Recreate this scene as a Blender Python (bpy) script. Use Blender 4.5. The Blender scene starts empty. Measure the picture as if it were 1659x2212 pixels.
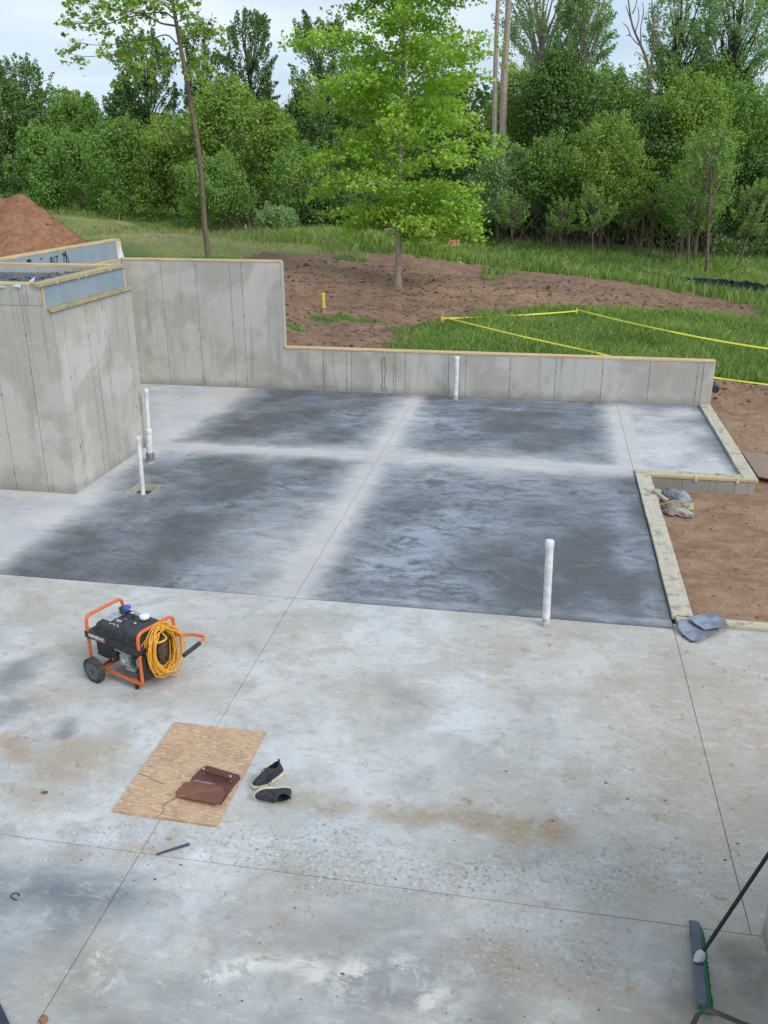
import bpy, math, random
import numpy as np
from mathutils import Matrix, Vector

SC = bpy.context.scene
COL = SC.collection
PI = math.pi
R = math.radians

# ------------------------------------------------------------------ camera
CAMZ = 4.67
PITCH, ROLL, YAW = 0.3724, -0.0028, -0.1794
FPX, CX, CY = 1919.6, 829.5, 1106.0
fw = np.array([math.sin(YAW)*math.cos(PITCH), math.cos(YAW)*math.cos(PITCH), -math.sin(PITCH)])
rt = np.array([math.cos(YAW), -math.sin(YAW), 0.0])
up = np.cross(rt, fw)
rt2 = math.cos(ROLL)*rt+math.sin(ROLL)*up
up2 = -math.sin(ROLL)*rt+math.cos(ROLL)*up
CAM = np.array([0, 0, CAMZ])
cam = bpy.data.cameras.new('camera')
cam.sensor_fit = 'VERTICAL'
cam.sensor_height = 36
cam.lens = 31.24
cam.clip_start = 0.05
cam.clip_end = 2000
camo = bpy.data.objects.new('camera', cam)
COL.objects.link(camo)
camo.matrix_world = Matrix(((rt2[0], up2[0], -fw[0], 0), (rt2[1], up2[1], -fw[1], 0), (rt2[2], up2[2], -fw[2], CAMZ), (0, 0, 0, 1)))
SC.camera = camo

# ------------------------------------------------------------------ sky and sun (overcast, bright thin cloud)
SUN_EL, SUN_AZ = R(40), R(122)
world = bpy.data.worlds.new('World')
SC.world = world
world.use_nodes = True
wn = world.node_tree
wn.nodes.clear()
def wnode(t, **k):
    n = wn.nodes.new(t)
    for a, b in k.items(): setattr(n, a, b)
    return n
sky = wnode('ShaderNodeTexSky', sky_type='NISHITA')
sky.sun_disc = False
sky.sun_elevation = SUN_EL
sky.sun_rotation = SUN_AZ
tc = wnode('ShaderNodeTexCoord')
mp = wnode('ShaderNodeMapping'); mp.inputs['Scale'].default_value = (1.0, 1.0, 5.0); mp.inputs['Location'].default_value = (0.3, 0.2, 0.1)
nz = wnode('ShaderNodeTexNoise'); nz.inputs['Scale'].default_value = 2.2; nz.inputs['Detail'].default_value = 5; nz.inputs['Roughness'].default_value = .5
rmp = wnode('ShaderNodeMapRange'); rmp.inputs[1].default_value = .33; rmp.inputs[2].default_value = .68
cl = wnode('ShaderNodeMixRGB'); cl.inputs[1].default_value = (3.1, 4.2, 5.4, 1); cl.inputs[2].default_value = (6.1, 6.6, 7.2, 1)
mx = wnode('ShaderNodeMixRGB'); mx.inputs[0].default_value = .88
bg = wnode('ShaderNodeBackground'); bg.inputs['Strength'].default_value = .10
wo = wnode('ShaderNodeOutputWorld')
L = wn.links.new
L(tc.outputs['Generated'], mp.inputs['Vector']); L(mp.outputs[0], nz.inputs['Vector']); L(nz.outputs['Fac'], rmp.inputs[0])
L(rmp.outputs[0], cl.inputs[0]); L(sky.outputs[0], mx.inputs[1]); L(cl.outputs[0], mx.inputs[2]); L(mx.outputs[0], bg.inputs['Color']); L(bg.outputs[0], wo.inputs[0])
sl = bpy.data.lights.new('sun', 'SUN')
sl.energy = 1.45
sl.angle = R(40)
sl.color = (1, .97, .93)
so = bpy.data.objects.new('sun', sl)
COL.objects.link(so)
sd = Vector((math.sin(SUN_AZ)*math.cos(SUN_EL), math.cos(SUN_AZ)*math.cos(SUN_EL), math.sin(SUN_EL)))
so.rotation_euler = sd.to_track_quat('Z', 'Y').to_euler()
SC.view_settings.view_transform = 'Standard'
SC.view_settings.look = 'None'
SC.view_settings.gamma = 1
SC.view_settings.use_curve_mapping = False
SC.view_settings.exposure = 0.66
SC.cycles.max_bounces = 6
SC.cycles.transparent_max_bounces = 4

# ------------------------------------------------------------------ point helpers (photo direction met with a real plane)
def ray(u, v):
    return fw+(u-CX)/FPX*rt2-(v-CY)/FPX*up2
def PZ(u, v, z=0.):
    d = ray(u, v); return CAM+d*(z-CAMZ)/d[2]
def PY(u, v, y):
    d = ray(u, v); return CAM+d*y/d[1]
def PX(u, v, x):
    d = ray(u, v); return CAM+d*x/d[0]

# ------------------------------------------------------------------ numpy noise
def vnoise(x, y, seed=0):
    xi = np.floor(x).astype(np.int64); yi = np.floor(y).astype(np.int64)
    fx = x-xi; fy = y-yi
    fx = fx*fx*(3-2*fx); fy = fy*fy*(3-2*fy)
    def h(a, b):
        n = (a*374761393+b*668265263+seed*974634777) & 0x7fffffff
        n = ((n ^ (n >> 13))*1274126177) & 0x7fffffff
        n = (n ^ (n >> 16)) & 0xffff
        return n/65535.0
    return (h(xi, yi)*(1-fx)+h(xi+1, yi)*fx)*(1-fy)+(h(xi, yi+1)*(1-fx)+h(xi+1, yi+1)*fx)*fy
def fbm(x, y, oct=4, seed=0, rough=.5):
    s = 0; a = 1; t = 0
    for i in range(oct):
        s = s+a*vnoise(x, y, seed+i*17); t += a; a *= rough; x = x*2.03+5.1; y = y*2.03+1.7
    return s/t
def sstep(a, b, x):
    t = np.clip((x-a)/(b-a), 0, 1); return t*t*(3-2*t)

# ------------------------------------------------------------------ object helpers
def link(o, parent=None):
    COL.objects.link(o)
    if parent is not None: o.parent = parent
    return o
def mesh_np(name, V, F, mat=None, parent=None, smooth=False, attrs=None, colattr=None):
    V = np.asarray(V, dtype=np.float32)
    me = bpy.data.meshes.new(name)
    me.vertices.add(len(V)); me.vertices.foreach_set('co', V.ravel())
    if isinstance(F, np.ndarray):
        k = F.shape[1]; idx = F.astype(np.int32).ravel(); n = len(F)
        starts = np.arange(0, n*k, k, dtype=np.int32); tot = np.full(n, k, dtype=np.int32)
    else:
        n = len(F); tot = np.array([len(f) for f in F], dtype=np.int32)
        starts = np.concatenate([[0], np.cumsum(tot)[:-1]]).astype(np.int32)
        idx = np.array([i for f in F for i in f], dtype=np.int32)
    me.loops.add(len(idx)); me.loops.foreach_set('vertex_index', idx)
    me.polygons.add(n); me.polygons.foreach_set('loop_start', starts); me.polygons.foreach_set('loop_total', tot)
    me.polygons.foreach_set('use_smooth', np.full(n, bool(smooth)))
    me.update(calc_edges=True)
    if attrs:
        for k_, a in attrs.items():
            at = me.attributes.new(k_, 'FLOAT', 'POINT'); at.data.foreach_set('value', np.asarray(a, dtype=np.float32))
    if colattr is not None:
        at = me.attributes.new('mask', 'FLOAT_COLOR', 'POINT'); at.data.foreach_set('color', np.asarray(colattr, dtype=np.float32).ravel())
    if mat: me.materials.append(mat)
    return link(bpy.data.objects.new(name, me), parent)
def tag(o, label=None, cat=None, group=None, kind=None):
    if label: o['label'] = label
    if cat: o['category'] = cat
    if group: o['group'] = group
    if kind: o['kind'] = kind
    return o
def empty(name, loc=(0, 0, 0), rz=0.):
    o = bpy.data.objects.new(name, None); o.empty_display_size = .2
    COL.objects.link(o); o.location = tuple(float(c) for c in loc); o.rotation_euler = (0, 0, rz)
    return o
class MB:
    def __init__(s): s.V = []; s.F = []
    def add(s, V, F):
        n = len(s.V); s.V += [tuple(float(c) for c in v) for v in V]; s.F += [tuple(i+n for i in f) for f in F]; return s
    def box(s, x0, x1, y0, y1, z0, z1, b=0.0):
        if b > 0:
            # chamfered box: rings
            pts = []
            for (z, i) in ((z0, b), (z0+b, 0), (z1-b, 0), (z1, b)):
                X0, X1, Y0, Y1 = x0+i, x1-i, y0+i, y1-i
                c = b*.9
                pts += [(X0+c, Y0, z), (X1-c, Y0, z), (X1, Y0+c, z), (X1, Y1-c, z), (X1-c, Y1, z), (X0+c, Y1, z), (X0, Y1-c, z), (X0, Y0+c, z)]
            F = [tuple(range(7, -1, -1)), tuple(range(24, 32))]
            for r in range(3):
                for k in range(8):
                    F.append((r*8+k, r*8+(k+1) % 8, (r+1)*8+(k+1) % 8, (r+1)*8+k))
            return s.add(pts, F)
        V = [(x0, y0, z0), (x1, y0, z0), (x1, y1, z0), (x0, y1, z0), (x0, y0, z1), (x1, y0, z1), (x1, y1, z1), (x0, y1, z1)]
        return s.add(V, [(3, 2, 1, 0), (4, 5, 6, 7), (0, 1, 5, 4), (1, 2, 6, 5), (2, 3, 7, 6), (3, 0, 4, 7)])
    def prism(s, poly, z0, z1):
        """poly of (x,y[,zoff]) counter-clockwise, extruded"""
        n = len(poly)
        g = lambda p: p[2] if len(p) > 2 else 0
        V = [(p[0], p[1], z0+g(p)) for p in poly]+[(p[0], p[1], z1+g(p)) for p in poly]
        F = [tuple(range(n-1, -1, -1)), tuple(range(n, 2*n))]+[(i, (i+1) % n, n+(i+1) % n, n+i) for i in range(n)]
        return s.add(V, F)
    def tube(s, pts, r, n=8, cap=True, r2=None):
        pts = [np.array(p, float) for p in pts]
        m = len(pts)
        V = []; F = []
        prev = None
        for i, p in enumerate(pts):
            t = pts[min(i+1, m-1)]-pts[max(i-1, 0)]
            t = t/(np.linalg.norm(t)+1e-9)
            if prev is None:
                a = np.array([0, 0, 1.]) if abs(t[2]) < .9 else np.array([1., 0, 0])
            else: a = prev
            a = a-t*(a@t); a /= np.linalg.norm(a)+1e-9; prev = a
            b = np.cross(t, a)
            if callable(r): rr = r(i/(m-1))
            elif r2 is not None: rr = r+(r2-r)*i/(m-1)
            else: rr = r
            for k in range(n):
                th = 2*PI*k/n
                V.append(p+rr*(math.cos(th)*a+math.sin(th)*b))
        for i in range(m-1):
            for k in range(n):
                F.append((i*n+k, i*n+(k+1) % n, (i+1)*n+(k+1) % n, (i+1)*n+k))
        if cap:
            F.append(tuple(range(n-1, -1, -1))); F.append(tuple(range((m-1)*n, m*n)))
        return s.add(V, F)
    def lathe(s, prof, c=(0, 0, 0), axis='z', n=20):
        V = []; F = []
        for (r, h) in prof:
            for k in range(n):
                th = 2*PI*k/n; a, b = r*math.cos(th), r*math.sin(th)
                if axis == 'z': V.append((c[0]+a, c[1]+b, c[2]+h))
                elif axis == 'y': V.append((c[0]+a, c[1]+h, c[2]+b))
                else: V.append((c[0]+h, c[1]+a, c[2]+b))
        m = len(prof)
        for i in range(m-1):
            for k in range(n): F.append((i*n+k, i*n+(k+1) % n, (i+1)*n+(k+1) % n, (i+1)*n+k))
        F.append(tuple(range(n-1, -1, -1))); F.append(tuple(range((m-1)*n, m*n)))
        return s.add(V, F)
    def build(s, name, mat, parent=None, smooth=False, label=None):
        o = mesh_np(name, s.V, s.F, mat, parent, smooth)
        if smooth: 
            o.data.set_sharp_from_angle(angle=R(40))
        if label: o['label'] = label
        return o
def rounded_path(pts, r=.05, k=5):
    pts = [np.array(p, float) for p in pts]
    out = [pts[0]]
    for i in range(1, len(pts)-1):
        a, b, c = pts[i-1], pts[i], pts[i+1]
        da = (a-b)/np.linalg.norm(a-b); dc = (c-b)/np.linalg.norm(c-b)
        rr = min(r, np.linalg.norm(a-b)*.49, np.linalg.norm(c-b)*.49)
        p0, p2 = b+da*rr, b+dc*rr
        for t in np.linspace(0, 1, k): out.append((1-t)**2*p0+2*t*(1-t)*b+t*t*p2)
    out.append(pts[-1])
    return out
def smooth_path(pts, k=6):
    pts = [np.array(p, float) for p in pts]
    P_ = [2*pts[0]-pts[1]]+pts+[2*pts[-1]-pts[-2]]
    out = []
    for i in range(1, len(P_)-2):
        a, b, c, d = P_[i-1:i+3]
        for t in np.linspace(0, 1, k, endpoint=False):
            out.append(.5*((2*b)+(-a+c)*t+(2*a-5*b+4*c-d)*t*t+(-a+3*b-3*c+d)*t**3))
    out.append(pts[-1]); return out
def text_mesh(name, body, size, mat, parent, loc, rot, extrude=.0006, bold=0.0):
    cu = bpy.data.curves.new(name, 'FONT'); cu.body = body; cu.size = size; cu.extrude = extrude; cu.offset = bold
    cu.align_x = 'LEFT'; cu.resolution_u = 3
    to = bpy.data.objects.new(name+'_src', cu); COL.objects.link(to)
    dg = bpy.context.evaluated_depsgraph_get()
    me = bpy.data.meshes.new_from_object(to.evaluated_get(dg))
    bpy.data.objects.remove(to); bpy.data.curves.remove(cu)
    me.name = name; me.materials.clear(); me.materials.append(mat)
    o = link(bpy.data.objects.new(name, me), parent); o.location = loc; o.rotation_euler = rot
    return o

# ------------------------------------------------------------------ materials
def newmat(name):
    m = bpy.data.materials.new(name); m.use_nodes = True
    nt = m.node_tree; nt.nodes.clear()
    out = nt.nodes.new('ShaderNodeOutputMaterial')
    b = nt.nodes.new('ShaderNodeBsdfPrincipled')
    nt.links.new(b.outputs[0], out.inputs[0])
    return m, nt, b, out
class NT:
    """tiny node builder"""
    def __init__(s, nt): s.nt = nt
    def n(s, t, **k):
        nd = s.nt.nodes.new(t)
        for a, b in k.items(): setattr(nd, a, b)
        return nd
    def put(s, sock, v):
        if isinstance(v, bpy.types.NodeSocket): s.nt.links.new(v, sock)
        else: sock.default_value = v
    def noise(s, vec, scale, detail=4, rough=.5, dist=0.):
        nd = s.n('ShaderNodeTexNoise'); s.put(nd.inputs['Vector'], vec); nd.inputs['Scale'].default_value = scale
        nd.inputs['Detail'].default_value = detail; nd.inputs['Roughness'].default_value = rough; nd.inputs['Distortion'].default_value = dist
        return nd.outputs['Fac']
    def vor(s, vec, scale, feature='F1', out='Distance', rnd=1.):
        nd = s.n('ShaderNodeTexVoronoi', feature=feature); s.put(nd.inputs['Vector'], vec); nd.inputs['Scale'].default_value = scale
        nd.inputs['Randomness'].default_value = rnd
        return nd.outputs[out]
    def map(s, vec, scale=(1, 1, 1), loc=(0, 0, 0), rot=(0, 0, 0)):
        nd = s.n('ShaderNodeMapping'); s.put(nd.inputs['Vector'], vec)
        nd.inputs['Scale'].default_value = scale; nd.inputs['Location'].default_value = loc; nd.inputs['Rotation'].default_value = rot
        return nd.outputs[0]
    def rng(s, v, a, b, c=0., d=1.):
        nd = s.n('ShaderNodeMapRange', interpolation_type='SMOOTHSTEP'); s.put(nd.inputs[0], v)
        nd.inputs[1].default_value = a; nd.inputs[2].default_value = b; nd.inputs[3].default_value = c; nd.inputs[4].default_value = d
        return nd.outputs[0]
    def math(s, op, a, b=0., clamp=False):
        nd = s.n('ShaderNodeMath', operation=op); nd.use_clamp = clamp; s.put(nd.inputs[0], a); s.put(nd.inputs[1], b)
        return nd.outputs[0]
    def mix(s, f, a, b, mode='MIX'):
        nd = s.n('ShaderNodeMixRGB', blend_type=mode); s.put(nd.inputs[0], f)
        s.put(nd.inputs[1], a if not isinstance(a, tuple) else (*a[:3], 1)); s.put(nd.inputs[2], b if not isinstance(b, tuple) else (*b[:3], 1))
        return nd.outputs[0]
    def bump(s, h, strength=.3, dist=.01):
        nd = s.n('ShaderNodeBump'); s.put(nd.inputs['Height'], h); nd.inputs['Strength'].default_value = strength; nd.inputs['Distance'].default_value = dist
        return nd.outputs[0]
    def pos(s): return s.n('ShaderNodeNewGeometry').outputs['Position']
    def obj(s): return s.n('ShaderNodeTexCoord').outputs['Object']
    def attr(s, name, out='Fac'):
        nd = s.n('ShaderNodeAttribute', attribute_name=name); return nd.outputs[out]
    def sep(s, c):
        nd = s.n('ShaderNodeSeparateColor'); s.put(nd.inputs[0], c); return nd.outputs
def simple(name, col, rough=.6, metal=0., var=.0, scale=8., bump=0., col2=None, spec=.5, bdist=.003):
    m, nt, b, out = newmat(name); N = NT(nt)
    b.inputs['Roughness'].default_value = rough; b.inputs['Metallic'].default_value = metal
    b.inputs['Specular IOR Level'].default_value = spec
    if var or col2:
        f = N.noise(N.obj(), scale, 5, .6)
        c2 = col2 or tuple(max(0, c*(1-var)) for c in col)
        N.put(b.inputs['Base Color'], N.mix(N.rng(f, .35, .65), tuple(min(1, c*(1+var)) for c in col) if not col2 else col, c2))
        if bump: N.put(b.inputs['Normal'], N.bump(f, bump, bdist))
    else:
        b.inputs['Base Color'].default_value = (*col, 1)
    return m

def wood_mat(name, c1, c2, dirt=(.2, .19, .13), dm=.0, axis=0):
    m, nt, b, out = newmat(name); N = NT(nt)
    p = N.pos()
    sc = [26, 26, 26]; sc[axis] = 1.6
    g = N.noise(N.map(p, tuple(sc)), 1.0, 5, .6, .4)
    c = N.mix(N.rng(g, .3, .7), c1, c2)
    if dm > 0:
        d = N.noise(p, 7, 6, .65)
        c = N.mix(N.rng(d, .62-dm*.25, .70), c, dirt)
        d2 = N.noise(N.map(p, (1, 1, 1), (5, 3, 1)), 22, 4, .6)
        c = N.mix(N.rng(d2, .6, .72, 0, .7*min(1, dm*2)), c, tuple(x*.45 for x in dirt))
    N.put(b.inputs['Base Color'], c); b.inputs['Roughness'].default_value = .75
    N.put(b.inputs['Normal'], N.bump(g, .25, .002))
    return m
M = {}
M['pine'] = wood_mat('pine lumber', (.66, .50, .29), (.50, .34, .17), axis=0)
M['pine_y'] = wood_mat('pine lumber lengthwise', (.62, .50, .27), (.45, .33, .16), (.3, .27, .13), .25, axis=1)
M['treated'] = wood_mat('treated lumber', (.46, .38, .20), (.33, .27, .14), (.22, .19, .11), .3, axis=1)
M['curb'] = wood_mat('cement stained lumber', (.56, .50, .38), (.46, .42, .33), (.25, .25, .22), .55, axis=1)
M['curb_x'] = wood_mat('cement stained lumber across', (.54, .48, .34), (.44, .39, .28), (.2, .19, .14), .5, axis=0)

def concrete_wall_mat():
    m, nt, b, out = newmat('cast concrete wall'); N = NT(nt)
    p = N.pos()
    big = N.noise(p, .9, 6, .6, .6)
    c = N.mix(N.rng(big, .42, .58), (.45, .425, .375), (.57, .545, .495))
    cl2 = N.noise(N.map(p, (1, 1, 1.6), (3, 8, 2)), 2.6, 6, .62, .8)
    c = N.mix(N.rng(cl2, .5, .72, 0, .5), c, (.56, .54, .50))
    c = N.mix(N.rng(N.noise(N.map(p, (1, 1, .35), (9, 1, 4)), 2.2, 5, .6), .52, .75, 0, .55), c, (.33, .305, .26))
    c = N.mix(N.rng(N.noise(N.map(p, (1, 1, .6), (1, 7, 9)), 1.3, 3), .58, .75, 0, .35), c, (.42, .35, .27))
    runs = N.noise(N.map(p, (9, 9, .5), (1, 2, 0)), 1.0, 4, .6)
    c = N.mix(N.rng(runs, .54, .74, 0, .45), c, (.23, .215, .19))
    fine = N.noise(p, 38, 4, .65)
    c = N.mix(N.rng(fine, .3, .7, 0, .5), c, N.mix(1., c, (.80, .80, .80), 'MULTIPLY'))
    spots = N.vor(p, 9.)
    c = N.mix(N.rng(spots, .03, .07, .45, 0.), c, (.2, .19, .17))
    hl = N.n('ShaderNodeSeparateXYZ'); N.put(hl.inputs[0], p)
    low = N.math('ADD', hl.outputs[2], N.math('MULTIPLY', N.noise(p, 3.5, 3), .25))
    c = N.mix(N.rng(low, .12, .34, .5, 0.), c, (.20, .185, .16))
    orn = N.n('ShaderNodeObjectInfo').outputs['Random']
    c = N.mix(N.rng(orn, 0, 1, 0, .35), c, N.mix(1., c, (.84, .85, .86), 'MULTIPLY'))
    N.put(b.inputs['Base Color'], c); b.inputs['Roughness'].default_value = .85; b.inputs['Specular IOR Level'].default_value = .25
    N.put(b.inputs['Normal'], N.bump(N.math('ADD', fine, N.math('MULTIPLY', cl2, 2.)), .28, .008))
    return m
M['wall'] = concrete_wall_mat()
M['seam'] = simple('concrete seam', (.19, .18, .16), .9, var=.5, scale=14)
M['tie'] = simple('form tie rust', (.10, .08, .065), .8, var=.4, scale=40)

def new_slab_mat():
    m, nt, b, out = newmat('fresh slab concrete'); N = NT(nt)
    p = N.pos(); s = N.sep(N.attr('mask', 'Color'))
    st = N.noise(N.map(p, (1, 1.7, 1)), 2.0, 7, .68, 1.1)
    st2 = N.noise(N.map(p, (1.6, 2.8, 1), (4, 1, 0), (0, 0, .25)), 3.0, 7, .72, 1.5)
    fine = N.noise(p, 60, 3, .6)
    dark = N.mix(N.rng(st2, .3, .7), (.080, .086, .094), (.125, .135, .150))
    dark = N.mix(N.rng(N.noise(N.map(p, (1, 1.8, 1), (2, 9, 0)), 1.3, 4), .5, .75, 0, .6), dark, (.115, .105, .092))
    blue = N.mix(N.rng(fine, .3, .7), (.28, .32, .385), (.37, .41, .475))
    big = N.noise(N.map(p, (1, 1.5, 1), (9, 2, 0)), .9, 6, .62, .8)
    dark = N.mix(N.rng(big, .45, .72, 0, .75), dark, (.19, .21, .24))
    haz = N.math('MULTIPLY', N.rng(N.math('ADD', N.math('MULTIPLY', st, .6), N.math('MULTIPLY', st2, .4)), .36, .60), s[1])
    c = N.mix(haz, dark, blue)
    pf = N.math('MULTIPLY', s[0], N.math('ADD', .72, N.math('MULTIPLY', N.math('SUBTRACT', N.math('ADD', N.math('MULTIPLY', st, .5), N.math('MULTIPLY', st2, .5)), .5), 2.2)))
    pf = N.math('ADD', N.math('MULTIPLY', pf, 1.15), N.math('MULTIPLY', s[0], .35))
    pale = N.mix(N.rng(N.noise(p, 1.4, 5, .6), .35, .65), (.58, .57, .56), (.48, .49, .515))
    nd_ = N.n('ShaderNodeMapRange'); N.put(nd_.inputs[0], pf); nd_.inputs[1].default_value = .04; nd_.inputs[2].default_value = .92
    c = N.mix(nd_.outputs[0], c, pale)
    # warm tone along the driest lines
    c = N.mix(N.math('MULTIPLY', s[2], N.rng(st, .3, .7, .3, 1.)), c, (.52, .475, .43))
    c = N.mix(N.rng(N.noise(N.map(p, (1, 1, 1), (8, 8, 0)), 16, 5, .7), .62, .72, 0, .35), c, (.10, .105, .11))
    mid = N.noise(N.map(p, (3, 7, 1), (3, 3, 0), (0, 0, -.3)), 3.5, 6, .75, 1.4)
    c = N.mix(N.rng(mid, .58, .72, 0, .35), c, (.40, .44, .50))
    c = N.mix(N.rng(mid, .28, .42, .35, 0), c, (.08, .085, .09))
    c = N.mix(N.rng(fine, .3, .7, 0, .35), c, N.mix(1., c, (.72, .72, .72), 'MULTIPLY'))
    N.put(b.inputs['Base Color'], c)
    N.put(b.inputs['Roughness'], N.rng(pf, .1, .8, .55, .85)); b.inputs['Specular IOR Level'].default_value = .35
    N.put(b.inputs['Normal'], N.bump(N.math('ADD', fine, N.math('MULTIPLY', st2, 2.)), .25, .006))
    return m
M['new_slab'] = new_slab_mat()

def old_slab_mat():
    m, nt, b, out = newmat('older slab concrete'); N = NT(nt)
    p = N.pos(); mk = N.n('ShaderNodeAttribute', attribute_name='mask'); s = N.sep(mk.outputs['Color']); alpha = mk.outputs['Alpha']
    a1 = N.noise(p, 1.0, 7, .68, .4)
    a2 = N.noise(N.map(p, (1, 1.9, 1), (7, 3, 0), (0, 0, .35)), 2.6, 8, .74, .35)
    a3 = N.noise(N.map(p, (1, 1.3, 1), (2, 5, 0)), 9.0, 6, .74, .3)
    fine = N.noise(p, 85, 3, .6)
    c = N.mix(N.rng(a1, .40, .60), (.50, .495, .47), (.625, .635, .635))
    c = N.mix(N.rng(a2, .48, .66, 0, .7), c, (.70, .72, .745))
    c = N.mix(N.rng(N.noise(N.map(p, (1, 1.2, 1), (11, 4, 0)), 1.7, 8, .72, .4), .51, .66, 0, .55), c, (.37, .35, .305))
    c = N.mix(N.rng(a3, .53, .68, 0, .5), c, (.29, .31, .325))
    c = N.mix(N.rng(a3, .30, .42, .35, 0.), c, (.63, .63, .62))
    # dark damp clouds
    dk = N.math('MULTIPLY', s[2], N.rng(N.math('ADD', N.math('MULTIPLY', a2, .6), N.math('MULTIPLY', a3, .4)), .28, .52))
    c = N.mix(N.math('MULTIPLY', dk, .9, True), c, (.175, .20, .22))
    # soil
    br = N.math('MULTIPLY', s[1], N.rng(N.math('ADD', N.math('MULTIPLY', a2, .5), N.math('MULTIPLY', a3, .5)), .32, .56))
    c = N.mix(N.math('MULTIPLY', br, .95, True), c, N.mix(N.rng(a3, .4, .6), (.33, .27, .20), (.40, .32, .235)))
    sp0 = N.noise(N.map(p, (1, 1, 1), (3, 1, 0)), 7.5, 6, .75, .6)
    c = N.mix(N.math('MULTIPLY', N.rng(sp0, .575, .66), N.math('ADD', .28, N.math('MULTIPLY', s[1], .9)), True), c, (.36, .25, .155))
    c = N.mix(N.math('MULTIPLY', s[1], .38, True), c, N.mix(1., c, (1.0, .92, .80), 'MULTIPLY'))
    # pitted speckles
    sp = N.noise(N.map(p, (1, 1, 1), (1, 1, 0)), 30, 5, .75, .3)
    c = N.mix(N.math('MULTIPLY', N.rng(sp, .555, .63), N.math('MULTIPLY', s[0], .9)), c, (.15, .175, .19))
    c = N.mix(N.math('MULTIPLY', N.rng(sp, .36, .44, 1, 0), N.math('MULTIPLY', s[0], .7)), c, (.70, .71, .72))
    # white plaster like drips
    wh = N.noise(N.map(p, (1.0, 1.0, 1), (6, 2, 0), (0, 0, .4)), 3.2, 8, .75, 1.0)
    c = N.mix(N.math('MULTIPLY', alpha, N.rng(wh, .44, .56)), c, (.68, .66, .61))
    # long faint trowel scratches
    tw = N.noise(N.map(p, (2, 14, 1), (0, 0, 0), (0, 0, .6)), 1.6, 5, .6, 1.5)
    c = N.mix(N.rng(tw, .60, .72, 0, .3), c, (.66, .68, .69))
    c = N.mix(N.rng(fine, .3, .7, 0, .4), c, N.mix(1., c, (.78, .78, .78), 'MULTIPLY'))
    N.put(b.inputs['Base Color'], c); b.inputs['Roughness'].default_value = .8; b.inputs['Specular IOR Level'].default_value = .3
    N.put(b.inputs['Normal'], N.bump(N.math('ADD', fine, N.math('MULTIPLY', a3, 2.)), .3, .005))
    return m
M['old_slab'] = old_slab_mat()
M['subslab'] = simple('joint shadow concrete', (.07, .07, .07), .95)

def terrain_mat():
    m, nt, b, out = newmat('soil and turf'); N = NT(nt)
    p = N.pos(); s = N.sep(N.attr('mask', 'Color'))
    n1 = N.noise(N.map(p, (1, 1.6, 1)), 1.2, 6, .65, .8); n2 = N.noise(p, 6, 7, .72, .0); n3 = N.noise(p, 34, 4, .7)
    d = N.mix(N.rng(n1, .35, .65), (.225, .140, .098), (.315, .205, .145))
    d = N.mix(N.rng(N.noise(N.map(p, (.7, 2.2, 1), (3, 3, 3)), 1.6, 5, .6), .52, .70, 0, .8), d, (.36, .21, .12))
    d = N.mix(N.rng(n2, .50, .66, 0, .75), d, (.10, .062, .045))
    d = N.mix(N.rng(n3, .56, .70, 0, .6), d, (.34, .24, .17))
    d = N.mix(s[2], d, N.mix(N.rng(N.math('ADD', N.math('MULTIPLY', n1, .5), N.math('MULTIPLY', n2, .5)), .38, .60), (.42, .28, .185), (.29, .18, .115)))
    g = N.mix(N.rng(n2, .35, .65), (.075, .14, .035), (.12, .19, .05))
    g = N.mix(s[1], g, N.mix(N.rng(n2, .35, .65), (.36, .35, .15), (.22, .27, .10)))
    alpha = N.n('ShaderNodeAttribute', attribute_name='mask').outputs['Alpha']
    g = N.mix(N.math('MULTIPLY', alpha, N.rng(n2, .3, .6, .8, 1)), g, (.48, .38, .25))
    f = N.math('ADD', s[0], N.math('MULTIPLY', N.math('SUBTRACT', n2, .5), .9))
    c = N.mix(N.rng(f, .35, .65), g, d)
    c = N.mix(N.rng(n3, .3, .7, 0, .4), c, N.mix(1., c, (.6, .6, .6), 'MULTIPLY'))
    N.put(b.inputs['Base Color'], c); b.inputs['Roughness'].default_value = .95; b.inputs['Specular IOR Level'].default_value = .1
    N.put(b.inputs['Normal'], N.bump(N.math('ADD', N.math('MULTIPLY', n2, 2.2), n3), .55, .045))
    return m
M['terrain'] = terrain_mat()
M['mound'] = simple('red brown soil', (.33, .175, .105), .95, scale=5, bump=.8, col2=(.24, .12, .07), spec=.1, bdist=.08)

def leaf_mat(name, c1, c2, tr=.35, c3=None):
    m, nt, b, out = newmat(name); N = NT(nt)
    nt.nodes.remove(b)
    r = N.attr('rnd')
    c = N.mix(N.rng(r, 0., 1.), c1, c2)
    if c3 is not None: c = N.mix(N.rng(r, .93, .97), c, c3)
    n_ = N.noise(N.pos(), .8, 3)
    c = N.mix(N.rng(n_, .35, .65, 0, .45), c, N.mix(1., c, (.66, .74, .7), 'MULTIPLY'))
    d = N.n('ShaderNodeBsdfDiffuse'); N.put(d.inputs[0], c)
    t = N.n('ShaderNodeBsdfTranslucent'); N.put(t.inputs[0], N.mix(1., c, (1.25, 1.15, .6), 'MULTIPLY'))
    g = N.n('ShaderNodeBsdfGlossy'); g.inputs['Roughness'].default_value = .45; g.inputs[0].default_value = (.9, .95, 1, 1)
    x = N.n('ShaderNodeMixShader'); x.inputs[0].default_value = tr
    nt.links.new(d.outputs[0], x.inputs[1]); nt.links.new(t.outputs[0], x.inputs[2])
    y = N.n('ShaderNodeMixShader'); y.inputs[0].default_value = .035
    nt.links.new(x.outputs[0], y.inputs[1]); nt.links.new(g.outputs[0], y.inputs[2])
    nt.links.new(y.outputs[0], out.inputs[0])
    return m
M['leaf_dark'] = leaf_mat('dark leaves', (0.091, 0.186, 0.046), (0.178, 0.309, 0.071))
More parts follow.
